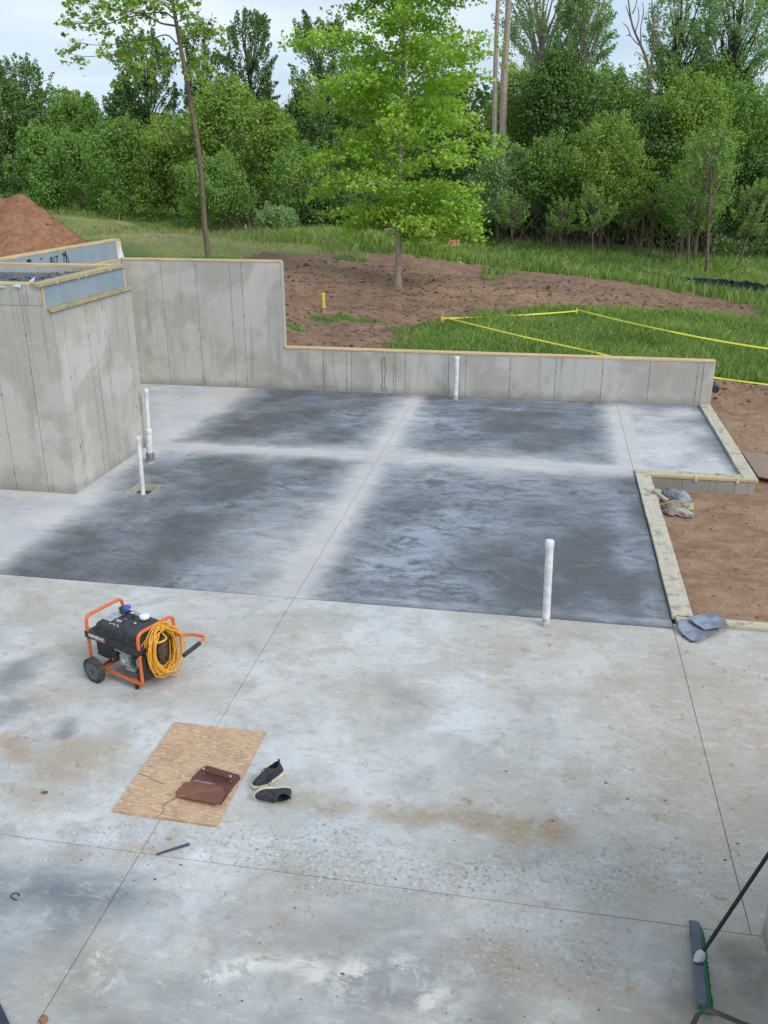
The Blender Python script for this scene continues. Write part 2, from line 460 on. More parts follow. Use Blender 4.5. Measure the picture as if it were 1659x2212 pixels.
M['leaf_mid'] = leaf_mat('mid green leaves', (0.151, 0.299, 0.053), (0.284, 0.447, 0.092))
M['leaf_olive'] = leaf_mat('olive leaves', (0.198, 0.329, 0.048), (0.342, 0.494, 0.093))
M['leaf_blue'] = leaf_mat('grey green leaves', (0.212, 0.363, 0.134), (0.382, 0.543, 0.227))
M['leaf_yel'] = leaf_mat('yellow green leaves', (0.207, 0.363, 0.072), (0.311, 0.488, 0.117))
M['leaf_maple'] = leaf_mat('maple leaves', (0.243, 0.454, 0.045), (0.470, 0.688, 0.088), .42)
M['leaf_red'] = leaf_mat('new maple leaves', (0.208, 0.378, 0.050), (0.380, 0.546, 0.099), .4, (.16, .09, .05))
M['grass'] = leaf_mat('grass blades', (0.162, 0.287, 0.060), (0.384, 0.512, 0.133), .3, (.34, .33, .15))
M['grass_far'] = leaf_mat('meadow grass', (0.159, 0.296, 0.064), (0.347, 0.463, 0.128), .3, (.42, .38, .17))
M['bark'] = simple('grey brown bark', (.20, .155, .115), .9, scale=9, bump=.6, col2=(.13, .10, .075), spec=.15, bdist=.02)
M['bark_pale'] = simple('pale bark', (.42, .35, .28), .9, scale=7, bump=.6, col2=(.29, .24, .19), spec=.15, bdist=.02)
M['bark_dark'] = simple('dark bark', (.075, .062, .05), .9, scale=7, bump=.5, col2=(.05, .042, .034), spec=.15, bdist=.02)
M['pvc'] = simple('white pvc', (.78, .78, .78), .35, scale=9, col2=(.58, .57, .56))
M['pvc_dirty'] = simple('dusty pvc', (.62, .61, .60), .6, scale=22, col2=(.35, .35, .34))
M['foam'] = simple('grey blue foil insulation', (.27, .335, .385), .55, scale=3, col2=(.235, .295, .345))
M['gasket'] = simple('pale blue gasket', (.42, .60, .66), .6)
M['strap'] = simple('zinc strap', (.62, .55, .42), .5)

# ------------------------------------------------------------------ building plan (metres)
XA, XR, XL = -2.673, 1.560, -9.24        # sawn joint, right slab edge, left basement wall face
YC, YB, YD, YW = 8.891, 14.30, 4.733, 18.79
ZT, ZLOW = 2.745, .915

# ------------------------------------------------------------------ terrain
TP = np.array([(3.6, 19, -.04), (4, 14.5, -.24), (2.6, 13.4, -.24), (2.2, 12, -.22), (2.0, 9.6, -.10), (4, 9.3, -.1), (6, 10, -.15), (8, 15, -.1), (5, 20.3, 0), (7, 24, -.05),
 (12, 20, -.1), (20, 15, -.2), (3, 20.3, .2), (0, 20, .45), (-4, 20, .66), (-5.3, 19.6, .74), (-5.3, 22, .78), (-9.6, 19, 2.3), (-9, 22, 2.05), (-7.6, 20, 1.6), (-8, 24, 1.75),
 (-15, 20, 2.35), (-15, 12, 2.3), (-30, 20, 2.4), (-12, 5, 2.3), (-2.7, 23.6, .55), (.9, 27, .3), (-6.2, 25.2, .85), (7.5, 33, 0), (8, 37, -.1), (4, 42, 0), (12, 40, -.2), (7, 47, 0), (20, 45, -.3),
 (-5, 29.5, .95), (-10.4, 27.2, 2.0), (-7.5, 29, 1.4), (-5, 54, .6), (0, 45, .35), (-16, 50, 1.45), (-20, 60, 1.6), (-44, 75, 2.0), (-30, 45, 2.1), (-16, 35, 2.0), (-10, 40, 1.5),
 (0, 110, 1), (-60, 110, 2.5), (60, 100, 0), (60, 30, -.5), (-60, 30, 2.4), (0, 34, .6)])
def tz(x, y, detail=True):
    x = np.asarray(x, float); y = np.asarray(y, float)
    num = 0; den = 0
    for (a, b, z) in TP:
        s2 = .6+.0016*(a*a+b*b)
        w = 1/((x-a)**2+(y-b)**2+s2*.6)**1.7*s2**.9
        num = num+w*z; den = den+w
    z = num/den
    return z
def hit(u, v):
    d = ray(u, v); t = 8.
    zp = CAMZ+d[2]*t-float(tz(d[0]*t, d[1]*t))
    while t < 260:
        t2 = t*1.012; p = CAM+d*t2; h = p[2]-float(tz(p[0], p[1]))
        if h < 0:
            for _ in range(18):
                m = (t+t2)/2; p = CAM+d*m
                if p[2]-float(tz(p[0], p[1])) < 0: t2 = m
                else: t = m
            return CAM+d*t2
        t = t2
    return CAM+d*t
def inpoly(x, y, poly):
    n = len(poly); r = np.zeros(np.shape(x), bool); j = n-1
    for i in range(n):
        xi, yi = poly[i]; xj, yj = poly[j]
        c = ((yi > y) != (yj > y)) & (x < (xj-xi)*(y-yi)/(yj-yi+1e-12)+xi)
        r ^= c; j = i
    return r
def softpoly(x, y, poly, rad=.4, wob=1.0, ws=.5):
    x2 = x+(fbm(x*ws, y*ws, 3, 5)-.5)*2*wob; y2 = y+(fbm(x*ws, y*ws, 3, 9)-.5)*2*wob
    s = 0
    for k in range(8):
        a = 2*PI*k/8; s = s+inpoly(x2+rad*math.cos(a), y2+rad*math.sin(a), poly)
    return s/8.
def wpoly(pts):
    return [tuple(hit(u, v)[:2]) for u, v in pts]
DIRT = [(-9.4, 18.5), (-9.4, 26.5)]+wpoly([(560, 549), (700, 547), (880, 554), (1000, 567), (1150, 587), (1300, 607), (1450, 627), (1590, 650), (1659, 663), (1659, 694), (1500, 680), (1380, 672), (1250, 668), (1120, 682), (1000, 690), (930, 702), (885, 716), (905, 742)])+[(-3.2, 19.2), (-3.2, 18.5)]
PAD = [(1.5, 9), (1.5, 14.3), (3.3, 14.3), (3.3, 18.9)]+wpoly([(1540, 838), (1600, 830), (1659, 842)])+[(9, 20), (16, 18), (30, 12), (30, 8)]
BARE2 = wpoly([(940, 735), (1000, 728), (1010, 742), (960, 750)])
TUFTS = [(695, 690, .42), (735, 682, .2), (790, 697, .42), (645, 712, .28), (850, 715, .3), (1090, 592, .8), (750, 557, .8), (880, 605, .22), (1060, 604, .4)]
TRACK1 = wpoly([(80, 443), (110, 447), (190, 463), (270, 480), (350, 499), (420, 512), (350, 505), (262, 485), (185, 467), (105, 451), (78, 447)])
TRACK2 = wpoly([(120, 441), (200, 457), (280, 476), (360, 494), (360, 491), (280, 472), (200, 453), (122, 438)])
MEAD = wpoly([(100, 462), (200, 470), (330, 500), (430, 505), (600, 520), (720, 535), (760, 548), (560, 549), (430, 556), (150, 530)])
BARE3 = wpoly([(230, 500), (300, 493), (370, 505), (360, 520), (260, 518)])
STRIP = wpoly([(900, 575), (1090, 600), (1300, 625), (1500, 650), (1659, 680), (1659, 688), (1480, 664), (1290, 640), (1080, 615), (880, 590)])
ORANGE = wpoly([(760, 560), (600, 556), (600, 575), (700, 590), (790, 600), (900, 640), (1000, 640), (1150, 650), (1260, 665), (1300, 650), (1150, 628), (1000, 612), (880, 600), (760, 575)])
TUFT_P = [(hit(u, v), r) for u, v, r in TUFTS]
def tmasks(x, y):
    dirt = softpoly(x, y, DIRT, .35, 1.0, .6)
    dirt = np.clip(dirt+(fbm(x*2.2, y*2.2, 3, 81)-.5)*2.2*np.clip(1-np.abs(dirt-.5)*2, 0, 1), 0, 1)
    dirt = np.maximum(dirt, softpoly(x, y, PAD, .25, .5, .9))
    dirt = np.maximum(dirt, softpoly(x, y, BARE2, .3, .4)*.85)
    for p, r in TUFT_P:
        dd = np.sqrt(((x-p[0])/1.3)**2+(y-p[1])**2)+(fbm(x*1.5, y*1.5, 3, 31)-.5)*.9
        dirt = dirt*(1-.9*sstep(r, r*.4, dd))
    dry = softpoly(x, y, MEAD, 1.0, 2.0, .25)
    trk = np.maximum(softpoly(x, y, TRACK1, .25, .25), softpoly(x, y, TRACK2, .25, .25))
    trk = np.maximum(trk, softpoly(x, y, BARE3, .8, 1.2, .4)*.6)
    org = np.maximum(softpoly(x, y, ORANGE, .3, .9, .5)*.8, sstep(1.4, 1.9, x)*sstep(20.5, 18.5, y))
    return dirt, dry, org, trk
def relief(x, y, dirt):
    r = dirt*((fbm(x*.9, y*1.5, 5, 3, .6)-.5)*.34+(fbm(x*4, y*6, 3, 8, .65)-.5)*.16)
    r = r+dirt*(fbm(x*2.2, y*2.6, 4, 93, .6)-.5)*.10
    padm = sstep(1.2, 1.8, x)*sstep(19.3, 18.0, y)
    r = r*(1-padm*.62)
    r = r+(1-dirt)*(fbm(x*.4, y*.4, 3, 12)-.5)*.12
    b = np.exp(-((x-4.6)/1.3)**2-((y-20.1)/.35)**2)*.22*(.6+.8*fbm(x*3, y*3, 3, 2))   # small spoil ridge beside the wall end
    return r+b
def build_terrain():
    def lines(segs, must):
        out = []
        for a, b, s in segs: out += list(np.arange(a, b, s))
        out = np.array(sorted(out))
        for m in must: out[np.argmin(abs(out-m))] = m
        return np.unique(out)
    must_x = [-9.45, 1.70, 3.33]; must_y = [9.05, 14.12, 18.92]
    xs = lines([(-160, -60, 10), (-60, -30, 1.5), (-30, -14, .45), (-14, 9, .13), (9, 20, .4), (20, 60, 2.5), (60, 161, 10)], must_x)
    ys = lines([(-30, 5, 5), (5, 9, .5), (9, 30, .11), (30, 50, .22), (50, 74, .34), (74, 80, .8), (80, 140, 4), (140, 401, 20)], must_y)
    X, Y = np.meshgrid(xs, ys)
    m = tmasks(X.ravel(), Y.ravel()); m = [a.reshape(X.shape) for a in m]
    Z = tz(X, Y)+relief(X, Y, m[0])
    near = (X > -9.4) & (Y < 19.3) & (X < 3.5)
    Z = np.where(near & (X < -5.6) & (Y > 18.5), np.minimum(Z, 2.5), Z)
    V = np.stack([X, Y, Z], -1).reshape(-1, 3)
    nx = len(xs)
    i, j = np.meshgrid(np.arange(nx-1), np.arange(len(ys)-1))
    cx, cy = (xs[i]+xs[i+1])/2, (ys[j]+ys[j+1])/2
    foot = (cx > -9.45) & ((cy < 9.05) | ((cy < 14.13) & (cx < 1.70)) | ((cy > 14.11) & (cy < 18.92) & (cx < 3.33)))
    keep = ~foot
    a = (j*nx+i)[keep]
    F = np.stack([a, a+1, a+nx+1, a+nx], 1)
    col = np.stack([m[0].ravel(), m[1].ravel(), m[2].ravel(), m[3].ravel()], 1)
    o = mesh_np('ground', V, F, M['terrain'], smooth=True, colattr=col)
    tag(o, kind='structure')
build_terrain()
def gz(x, y):
    x = np.atleast_1d(np.asarray(x, float)); y = np.atleast_1d(np.asarray(y, float))
    return tz(x, y)+relief(x, y, tmasks(x, y)[0])

# ------------------------------------------------------------------ slabs
def slab_panel(name, parent, mat, x0, x1, y0, y1, maskf, step=.07, hole=None, thick=.10):
    g = .003
    xs = np.unique(np.concatenate([np.arange(x0+g, x1-g, step)[:-1], [x1-g]])); ys = np.unique(np.concatenate([np.arange(y0+g, y1-g, step)[:-1], [y1-g]]))
    if hole:
        for h in hole[:2]: xs[np.argmin(abs(xs-h))] = h
        for h in hole[2:]: ys[np.argmin(abs(ys-h))] = h
    X, Y = np.meshgrid(xs, ys); nx, ny = len(xs), len(ys)
    Z = np.zeros_like(X)
    V = np.stack([X, Y, Z], -1).reshape(-1, 3)
    i, j = np.meshgrid(np.arange(nx-1), np.arange(ny-1))
    keep = np.ones(i.shape, bool)
    if hole:
        cx, cy = (xs[i]+xs[i+1])/2, (ys[j]+ys[j+1])/2
        keep = ~((cx > hole[0]) & (cx < hole[1]) & (cy > hole[2]) & (cy < hole[3]))
    a = (j*nx+i)[keep]
    F = [tuple(f) for f in np.stack([a, a+1, a+nx+1, a+nx], 1)]
    ring = [k for k in range(nx)]+[k*nx+nx-1 for k in range(1, ny)]+[(ny-1)*nx+k for k in range(nx-2, -1, -1)]+[k*nx for k in range(ny-2, 0, -1)]
    col = maskf(V[:, 0], V[:, 1])
    n0 = len(V); low = V[ring].copy(); low[:, 2] = -thick
    V = np.concatenate([V, low]); col = np.concatenate([col, col[ring]])
    for k in range(len(ring)):
        k2 = (k+1) % len(ring); F.append((ring[k], n0+k, n0+k2, ring[k2]))
    return mesh_np(name, V, F, mat, parent, colattr=col)
def new_mask(x, y):
    wob = (fbm(x*1.3, y*1.3, 4, 3)-.5)
    wob2 = (fbm(x*3.5, y*3.5, 3, 4)-.5)
    d = x-XA
    w = np.where(d < 0, .36+.34*sstep(13, 9.5, y), .24)*(1+wob*1.3)
    ef = lambda q: np.exp(-np.abs(q)**1.25)
    p = ef(d/w)*.95
    p = np.maximum(p, .95*ef((y-YB-.05)/(np.where(y > YB, .42, .46)*(1+wob*1.3))))
    dl = x+6.75
    p = np.maximum(p, np.where(dl < 0, .72+.25*np.exp(-(dl/.5)**2), .95*ef(dl/((.30+.22*sstep(10, 12, y))*(1+wob*1.3)))))
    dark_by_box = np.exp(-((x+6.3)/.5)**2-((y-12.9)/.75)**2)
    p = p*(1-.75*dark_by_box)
    dr = x-XR
    p = np.maximum(p, sstep(13.9, 14.4, y)*np.exp(-(dr/(.35 if True else 1))**2)*.95)
    p = np.maximum(p, sstep(13.8, 14.4, y)*sstep(1.3, 1.7, x)*(.52+wob*1.0+.25*sstep(3.3, 2.0, x)+.15*sstep(16.5, 14.5, y)))
    p = np.maximum(p, .42*np.exp(-((x+3.4)/.7)**2-((y-10.4)/1.6)**2))
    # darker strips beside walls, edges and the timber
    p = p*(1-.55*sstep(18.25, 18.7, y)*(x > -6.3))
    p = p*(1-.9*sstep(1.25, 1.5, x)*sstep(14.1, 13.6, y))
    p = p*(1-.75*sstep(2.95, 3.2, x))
    edge = np.exp(-((y-YC-.12)/.07)**2)*(.25+wob2*.8)*sstep(-2.2, -1.5, x)
    p = np.maximum(p, edge)
    p = np.clip(p+wob2*.10, 0, 1)
    h = .62+.8*wob*2
    h = h+.55*np.exp(-((x+1.3)/.8)**2-((y-10.9)/2.0)**2)+.35*np.exp(-((x+1.6)/1.0)**2-((y-16.6)/1.0)**2)
    h = h-.55*np.exp(-((x-.6)/.9)**2-((y-10.3)/2.2)**2)-.45*np.exp(-((x-0.2)/1.0)**2-((y-16.6)/1.0)**2)-.5*np.exp(-((x+5.2)/.9)**2-((y-16.9)/1.2)**2)
    h = h-.35*np.exp(-((x+5.4)/1.2)**2-((y-11)/2)**2)-.2
    h = h+.9*np.exp(-((x-1.15)/.18)**2-((y-10.6)/.45)**2)+.8*np.exp(-((x-1.2)/.2)**2-((y-12.2)/.5)**2)+.8*np.exp(-((y-17.9)/.10)**2-((x+.3)/1.1)**2)+.6*np.exp(-((x-1.35)/.07)**2-((y-9.4)/.5)**2)
    h = h+.6*np.exp(-((y-18.2)/.35)**2)*sstep(1.5, 2.5, x)
    wm = .8*np.exp(-((x-XA+.05)/.22)**2)*(.5+.5*sstep(12, 9, y))+.7*np.exp(-((y-YB)/.16)**2)+.9*sstep(15, 18.5, y)*np.exp(-((x+6.7)/.35)**2)+.35*np.exp(-((x-XR)/.2)**2)*sstep(14, 14.4, y)
    return np.stack([p, np.clip(h, 0, 1.2), np.clip(wm, 0, 1), np.ones_like(p)], 1)
def blobs(x, y, lst, seed):
    s = np.zeros_like(x)
    wx = (fbm(x*2.2, y*2.2, 4, seed)-.5)*.55; wy = (fbm(x*2.2, y*2.2, 4, seed+3)-.5)*.55
    for (u, v, rx, ry, a) in lst:
        p = PZ(u, v, 0)
        d = ((x+wx-p[0])/rx)**2+((y+wy-p[1])/ry)**2
        s = np.maximum(s, a*np.exp(-d**1.5))
    return s
BROWN = [(840, 1740, .35, .12, .9), (930, 1745, .35, .14, 1.), (1030, 1760, .33, .16, 1.1), (1150, 1785, .30, .20, 1.3), (1200, 1800, .25, .18, 1.3), (700, 1725, .3, .12, .7), (640, 1710, .25, .15, .7),
 (30, 1610, .3, .12, 1.), (150, 1640, .45, .25, .8), (130, 1500, .4, .3, .55), (60, 1700, .4, .2, .5), (1600, 1480, .5, .6, .7), (1640, 1600, .3, .8, .8), (1640, 1760, .2, .4, .7), (1500, 1760, .35, .3, .6),
 (1400, 1790, .3, .25, .55), (1180, 1500, .8, .5, .35), (1300, 1400, .9, .25, .35), (1100, 1290+60, .8, .2, .3), (150, 1400, .5, .25, .4), (100, 1250+40, 1.5, .25, .35),
 (120, 1840, .25, .07, .8), (280, 1850, .3, .07, .7), (1010, 1960, .4, .15, .4), (1100, 2070, .4, .2, .7), (1250, 2150, .5, .2, .6), (1400, 2180, .3, .2, .6), (170, 2080, .3, .3, .45), (1550, 1940, .25, .12, .7),
 (700, 2120, .4, .15, .3), (1420, 1900, .3, .2, .4), (1480, 2090, .2, .25, .5), (1000, 1620, .4, .2, .35), (1500, 1330+80, .5, .3, .4)]
DAMP = [(30, 1460, .25, .35, 1.), (20, 1530, .22, .25, .8), (130, 1570, .15, .12, 1.), (870, 1510, .22, .28, .40), (860, 1570, .2, .2, .32), (1050, 1640, .3, .3, .33), (1180, 1560, .3, .2, .3), (880, 1680, .25, .12, .35), (1200, 1500, .4, .15, .4),
 (780, 2090, .45, .3, .9), (960, 2110, .35, .25, .8), (560, 2050, .35, .3, .55), (420, 2150, .5, .2, .7), (850, 2170, .5, .15, 1.), (60, 1990, .3, .25, .55), (20, 2100, .2, .3, .7), (350, 2000, .3, .2, .4), (1090, 2130, .4, .25, .5),
 (1560, 2060, .14, .13, 1.3), (1600, 2120, .2, .2, 1.1), (1480, 2170, .2, .15, 1.1), (830, 2200, .4, .2, .7), (230, 2060, .25, .25, .45), (1140, 1840, .12, .1, .5), (620, 2180, .3, .15, .7), (1320, 1710, .15, .1, .5), (1170, 1800, .1, .08, .5), (640, 2040, .3, .2, .6)]
SPECK = [(620, 1840, .9, .22, 1.), (800, 1860, .8, .25, 1.), (1000, 1890, .8, .3, 1.), (1250, 1900, .7, .3, .9), (1450, 1880, .5, .4, .7), (250, 1800, .5, .15, .8), (480, 1830, .4, .12, .8), (760, 1830, .5, .2, 1.), (1400, 1700, .6, .6, .35), (150, 1760, .4, .2, .3), (1200, 2050, .7, .3, .6), (1580, 1850, .3, .4, .6), (900, 1480, .8, .5, .2)]
DRIP = [(500, 2080, .22, .10, 1.), (610, 2100, .16, .07, 1.), (640, 2130, .1, .05, 1.), (730, 2120, .14, .12, .9), (860, 2110, .13, .16, .9), (930, 2150, .15, .12, .8), (230, 2060, .06, .14, 1.), (250, 2100, .12, .08, .8), (1000, 1960, .2, .05, .4), (560, 2090, .1, .1, .9)]
def old_mask(x, y):
    b = blobs(x, y, BROWN, 21)
    b = np.maximum(b, .10+(fbm(x*.7, y*.7, 3, 41)-.5)*.8+.45*sstep(-1.2, 1.6, x))
    d = blobs(x, y, DAMP, 51)
    d = np.maximum(d, .12+.38*sstep(4.8, 4.2, y)+(fbm(x*1.4, y*1.4, 4, 44)-.5)*(.6+1.5*sstep(4.9, 4.2, y)))
    s = np.maximum(blobs(x, y, SPECK, 61), .10)
    w = blobs(x, y, DRIP, 71)
    return np.clip(np.stack([s, b, d, w], 1), 0, 1.3)
HOLE = (-6.17, -5.78, 11.86, 12.30)
sub = MB().box(XL-.1, 1.60, -4, YW, -.30, -.105).box(1.601, 12, -4, 9.05, -.30, -.105).box(1.601, 3.3, 14.2, YW, -.30, -.105).build('slab_base', M['subslab']); tag(sub, kind='structure')
JG = .0
ns = empty('new_slab', (0, 0, 0)); tag(ns, kind='structure')
slab_panel('slab_panel', ns, M['new_slab'], XL, XA, YC+.003, YB, new_mask, hole=HOLE)
slab_panel('slab_panel', ns, M['new_slab'], XA, XR, YC+.003, YB, new_mask)
slab_panel('slab_panel', ns, M['new_slab'], XL, XA, YB, YW, new_mask)
slab_panel('slab_panel', ns, M['new_slab'], XA, XR, YB, YW, new_mask)
slab_panel('slab_panel', ns, M['new_slab'], XR, 3.24, YB, YW, new_mask)
osl = empty('old_slab', (0, 0, 0)); tag(osl, kind='structure')
slab_panel('slab_panel', osl, M['old_slab'], XL, XA, YD, YC-.003, old_mask)
slab_panel('slab_panel', osl, M['old_slab'], XA, XR, YD, YC-.003, old_mask, step=.05)
slab_panel('slab_panel', osl, M['old_slab'], XR, 12, YD, YC+.12, old_mask, step=.08)
slab_panel('slab_panel', osl, M['old_slab'], XL, XA, -3, YD, old_mask, step=.06)
slab_panel('slab_panel', osl, M['old_slab'], XA, 12, -3, YD, old_mask, step=.06)

# recessed timber lined pocket round the pipe
pk = empty('floor_pocket', (-5.97, 12.08, -.10)); tag(pk, 'square boxed-out pocket in the slab with timber lining around the short pipe', 'floor pocket')
h = HOLE
def loc(o, p): o.parent = p; o.location = (-p.location[0], -p.location[1], -p.location[2]); return o
for (a, b, c, d) in ((h[0], h[1], h[2]-.0, h[2]+.010), (h[0], h[1], h[3]-.010, h[3]), (h[0], h[0]+.022, h[2]+.010, h[3]-.010), (h[1]-.010, h[1], h[2]+.010, h[3]-.010)):
    loc(MB().box(a, b, c, d, -.10, .006).build('board', M['curb']), pk)
g = MB(); rnd = random.Random(4)
for k in range(60):
    x, y = rnd.uniform(h[0]+.04, h[1]-.04), rnd.uniform(h[2]+.04, h[3]-.04); s = rnd.uniform(.01, .024)
    g.lathe([(s*.4, 0), (s, s*.5), (s*.5, s)], (x, y, -.104), n=5)
loc(tag(g.build('gravel', simple('shaded pocket gravel', (.05, .055, .06), .8, scale=30, col2=(.13, .135, .14))), kind='stuff'), pk)  # gravel colour darkened to stand for the shade down in the pocket

# ------------------------------------------------------------------ cast walls
def face_panels(parent, cuts, z0, z1, plane, axis, out, mat=None, gap=.010, t=.009):
    """proud cast panels on a wall core. axis 'x': wall runs along x, face at y=plane facing out(-1/+1)."""
    for a, b in zip(cuts[:-1], cuts[1:]):
        p0, p1 = (plane-t, plane) if out > 0 else (plane, plane+t)
        mb = MB()
        if axis == 'x': mb.box(a+gap/2, b-gap/2, p0, p1, z0, z1)
        else: mb.box(p0, p1, a+gap/2, b-gap/2, z0, z1)
        mb.build('panel', mat or M['wall'], parent)
def ties(parent, cuts, z0, z1, plane, axis, out, dz=.45):
    rn = random.Random(int(plane*100)); mb = MB()
    for c in cuts:
        z = z0+rn.uniform(.15, .3)
        while z < z1-.1:
            s = rn.uniform(.006, .011); hh = rn.uniform(.010, .040)
            o = .0015*out
            p0, p1 = sorted((plane-.02*out, plane+o))
            if axis == 'x': mb.box(c-s, c+s, p0, p1, z, z+hh)
            else: mb.box(p0, p1, c-s, c+s, z, z+hh)
            z += dz*rn.uniform(.8, 1.2)
    if mb.V: tag(mb.build('tie_marks', M['tie'], parent), kind='stuff')
def planks(parent, cuts, other, z0, z1, axis, mat, name='plank', jit=.003):
    rn = random.Random(int(z1*1000+cuts[0]*10))
    for a, b in zip(cuts[:-1], cuts[1:]):
        j = rn.uniform(-jit, jit); mb = MB()
        if axis == 'x': mb.box(a+.002, b-.002, other[0]+j, other[1]+j, z0, z1, .004)
        else: mb.box(other[0]+j, other[1]+j, a+.002, b-.002, z0, z1, .004)
        mb.build(name, mat, parent)
def xs_at(us, v, y): return [float(PY(u, v, y)[0]) for u in us]
# back wall : tall left part and low right part (one cast wall)
bw = empty('foundation_wall', (0, 0, 0)); tag(bw, 'long stepped concrete foundation wall across the back of the slab, tall on the left and low on the right', 'wall')
s3 = lambda x, y: ((0+x*.4581)/1.15732, (440+y*.4581)/1.15732)
s4 = lambda x, y: ((660+x*.39783)/1.15732, (560+y*.39783)/1.15732)
s5 = lambda x, y: ((1260+x*.39783)/1.15732, (560+y*.39783)/1.15732)
X4, XE_ = -5.643, 3.44
tl = [XL]+[float(PY(*s3(x, 800), YW)[0]) for x in (903, 1088, 1270, 1333)]+[X4]
ll = [X4]+[float(PY(*s4(x, 900), YW)[0]) for x in (118, 375, 519, 549, 815, 828, 888, 1161, 1268, 1548)]+[float(PY(*s5(x, 980), YW)[0]) for x in (322, 613, 910, 1212, 1246)]+[XE_]
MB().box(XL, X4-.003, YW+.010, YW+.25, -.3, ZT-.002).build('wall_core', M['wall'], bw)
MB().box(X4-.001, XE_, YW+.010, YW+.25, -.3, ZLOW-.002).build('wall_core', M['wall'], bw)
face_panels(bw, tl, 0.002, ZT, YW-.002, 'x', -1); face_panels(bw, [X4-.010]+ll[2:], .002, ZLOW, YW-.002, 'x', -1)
ties(bw, tl[1:-1], 0, ZT, YW-.002, 'x', -1, .62); ties(bw, ll[2:-1], 0, ZLOW, YW-.002, 'x', -1, .4)
# pale timber strip on the end of the tall part
MB().box(X4+.001, X4+.022, YW+.02, YW+.2, ZLOW+.04, ZT+.0).build('end_strip', M['gasket'] if False else simple('pale edge strip', (.40, .40, .36), .8), bw)
crackm = simple('rusty crack', (.12, .08, .06), .9)
rn = random.Random(2)
for cxu in (742, 762):
    zz = .05; x = float(PY(*s4(cxu, 930), YW)[0]); pts = []
    while zz < .85: pts.append((x+rn.uniform(-.018, .018), YW-.003, zz)); zz += .05
    MB().tube(pts, .006, 4).build('crack', crackm, bw)
tp = [XL+.02]+[float(PY(*s3(x, 450), YW)[0]) for x in (1190,)]+[X4+.01]
planks(bw, tp, (YW-.012, YW+.18), ZT+.0005, ZT+.040, 'x', M['pine'])
lp = [X4+.025, -3.2, -.75, 1.6, XE_-.0]
planks(bw, lp, (YW-.012, YW+.18), ZLOW+.0005, ZLOW+.040, 'x', M['pine'])
for x in [float(PY(*s3(x, 450), YW)[0]) for x in (940, 1190, 1335, 1460)]+[float(PY(*s4(x, 770), YW)[0]) for x in (166, 462, 757, 1046, 1322, 1583)]+[float(PY(*s5(x, 830), YW)[0]) for x in (338, 632, 928, 1230)]:
    zt = ZT if x < X4 else ZLOW
    MB().box(x-.010, x+.010, YW-.017, YW+.05, zt-.012, zt+.043).build('strap', M['strap'], bw)

# left basement wall (faces right), insulated top
lw = empty('garage_wall', (0, 0, 0)); tag(lw, 'concrete wall at far left behind the box with grey insulation board under a pine plate', 'wall')
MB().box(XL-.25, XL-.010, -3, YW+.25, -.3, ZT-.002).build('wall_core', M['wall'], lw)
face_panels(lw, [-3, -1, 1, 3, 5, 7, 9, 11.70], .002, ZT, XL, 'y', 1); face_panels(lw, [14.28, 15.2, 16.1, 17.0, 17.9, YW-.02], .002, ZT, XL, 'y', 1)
MB().box(XL-.25, XL-.11, -3, YW+.20, ZT-.001, 3.15).build('upper_wall', M['wall'], lw)
for a, b in ((11.0, 13.4), (13.4, 16.62), (16.62, YW+.14)):
    MB().box(XL-.108, XL-.085, a+.003, b-.003, ZT+.041, 3.135).build('insulation_board', M['foam'], lw)
planks(lw, [-3, 2, 7, 12, YW+.18], (XL-.27, XL-.08), 3.137, 3.177, 'y', M['pine_y'])
planks(lw, [-3, 3, 9, 14.3, YW+.0], (XL-.08, XL+.012), ZT+.0005, ZT+.0395, 'y', M['pine_y'])
ink = simple('stencil ink', (.02, .022, .025), .7)
for yy in (14.75, 16.02):
    t = text_mesh('stencil_print', '817', .20, ink, lw, (XL-.0845, yy, 2.92), (R(90), 0, R(90)), bold=.006)
    MB().box(XL-.0848, XL-.0835, yy-.32, yy-.27, 3.04, 3.075).build('stencil_mark', ink, lw)
    mb = MB().tube([(XL-.0845, yy+.50, 2.92), (XL-.0845, yy+.52, 3.02), (XL-.0845, yy+.60, 3.07), (XL-.0845, yy+.66, 2.98), (XL-.0845, yy+.68, 2.88)], .012, 5)
    mb.box(XL-.0848, XL-.0835, yy+.48, yy+.62, 3.04, 3.09); mb.build('stencil_mark', ink, lw)
MB().box(XL-.086, XL-.0825, 16.60, 16.64, 2.86, 3.12).build('panel_joint_mark', ink, lw)
MB().add([(XL-.02, YW-.1, ZT+.04), (XL+.03, YW+.1, ZT+.05), (XL-.06, YW+.16, ZT+.30), (XL-.09, YW+.05, ZT+.1)], [(0, 1, 2, 3)]).build('gasket_flap', M['gasket'], lw)
MB().box(XL-.08, XL-.062, YW-.02, YW+.2, ZT+.04, 3.135).build('end_strip', M['strap'], lw)

# the concrete box (future stoop) full of gravel
BX, BY0, BY1, BT, BL = -6.897, 11.70, 14.27, 3.10, 2.745
bx = empty('concrete_stoop_box', (0, 0, 0)); tag(bx, 'big square concrete box at left filled with dark gravel, timber plates along its top', 'concrete box')
XBL = -11.6
MB().box(BX-.25, BX-.010, BY0+.010, BY1, -.1, BL-.002).build('wall_core', M['wall'], bx)
MB().box(XBL, BX-.252, BY0+.010, BY0+.25, -.1, BT-.002).build('wall_core', M['wall'], bx)
MB().box(XBL, BX-.252, BY1-.2, BY1, -.1, BT-.002).build('wall_core', M['wall'], bx)
MB().box(BX-.252, BX-.11, BY0+.010, BY1, BL-.001, BT-.003).build('upper_wall', M['wall'], bx)
z7 = lambda x, y: s3(x, y)
fx = [XBL, -9.0]+[float(PY(*s3(x, y), BY0)[0]) for x, y in ((0, 1130), (180, 1130))]
face_panels(bx, fx+[BX], .002, BL+.075, BY0-.002, 'x', -1)
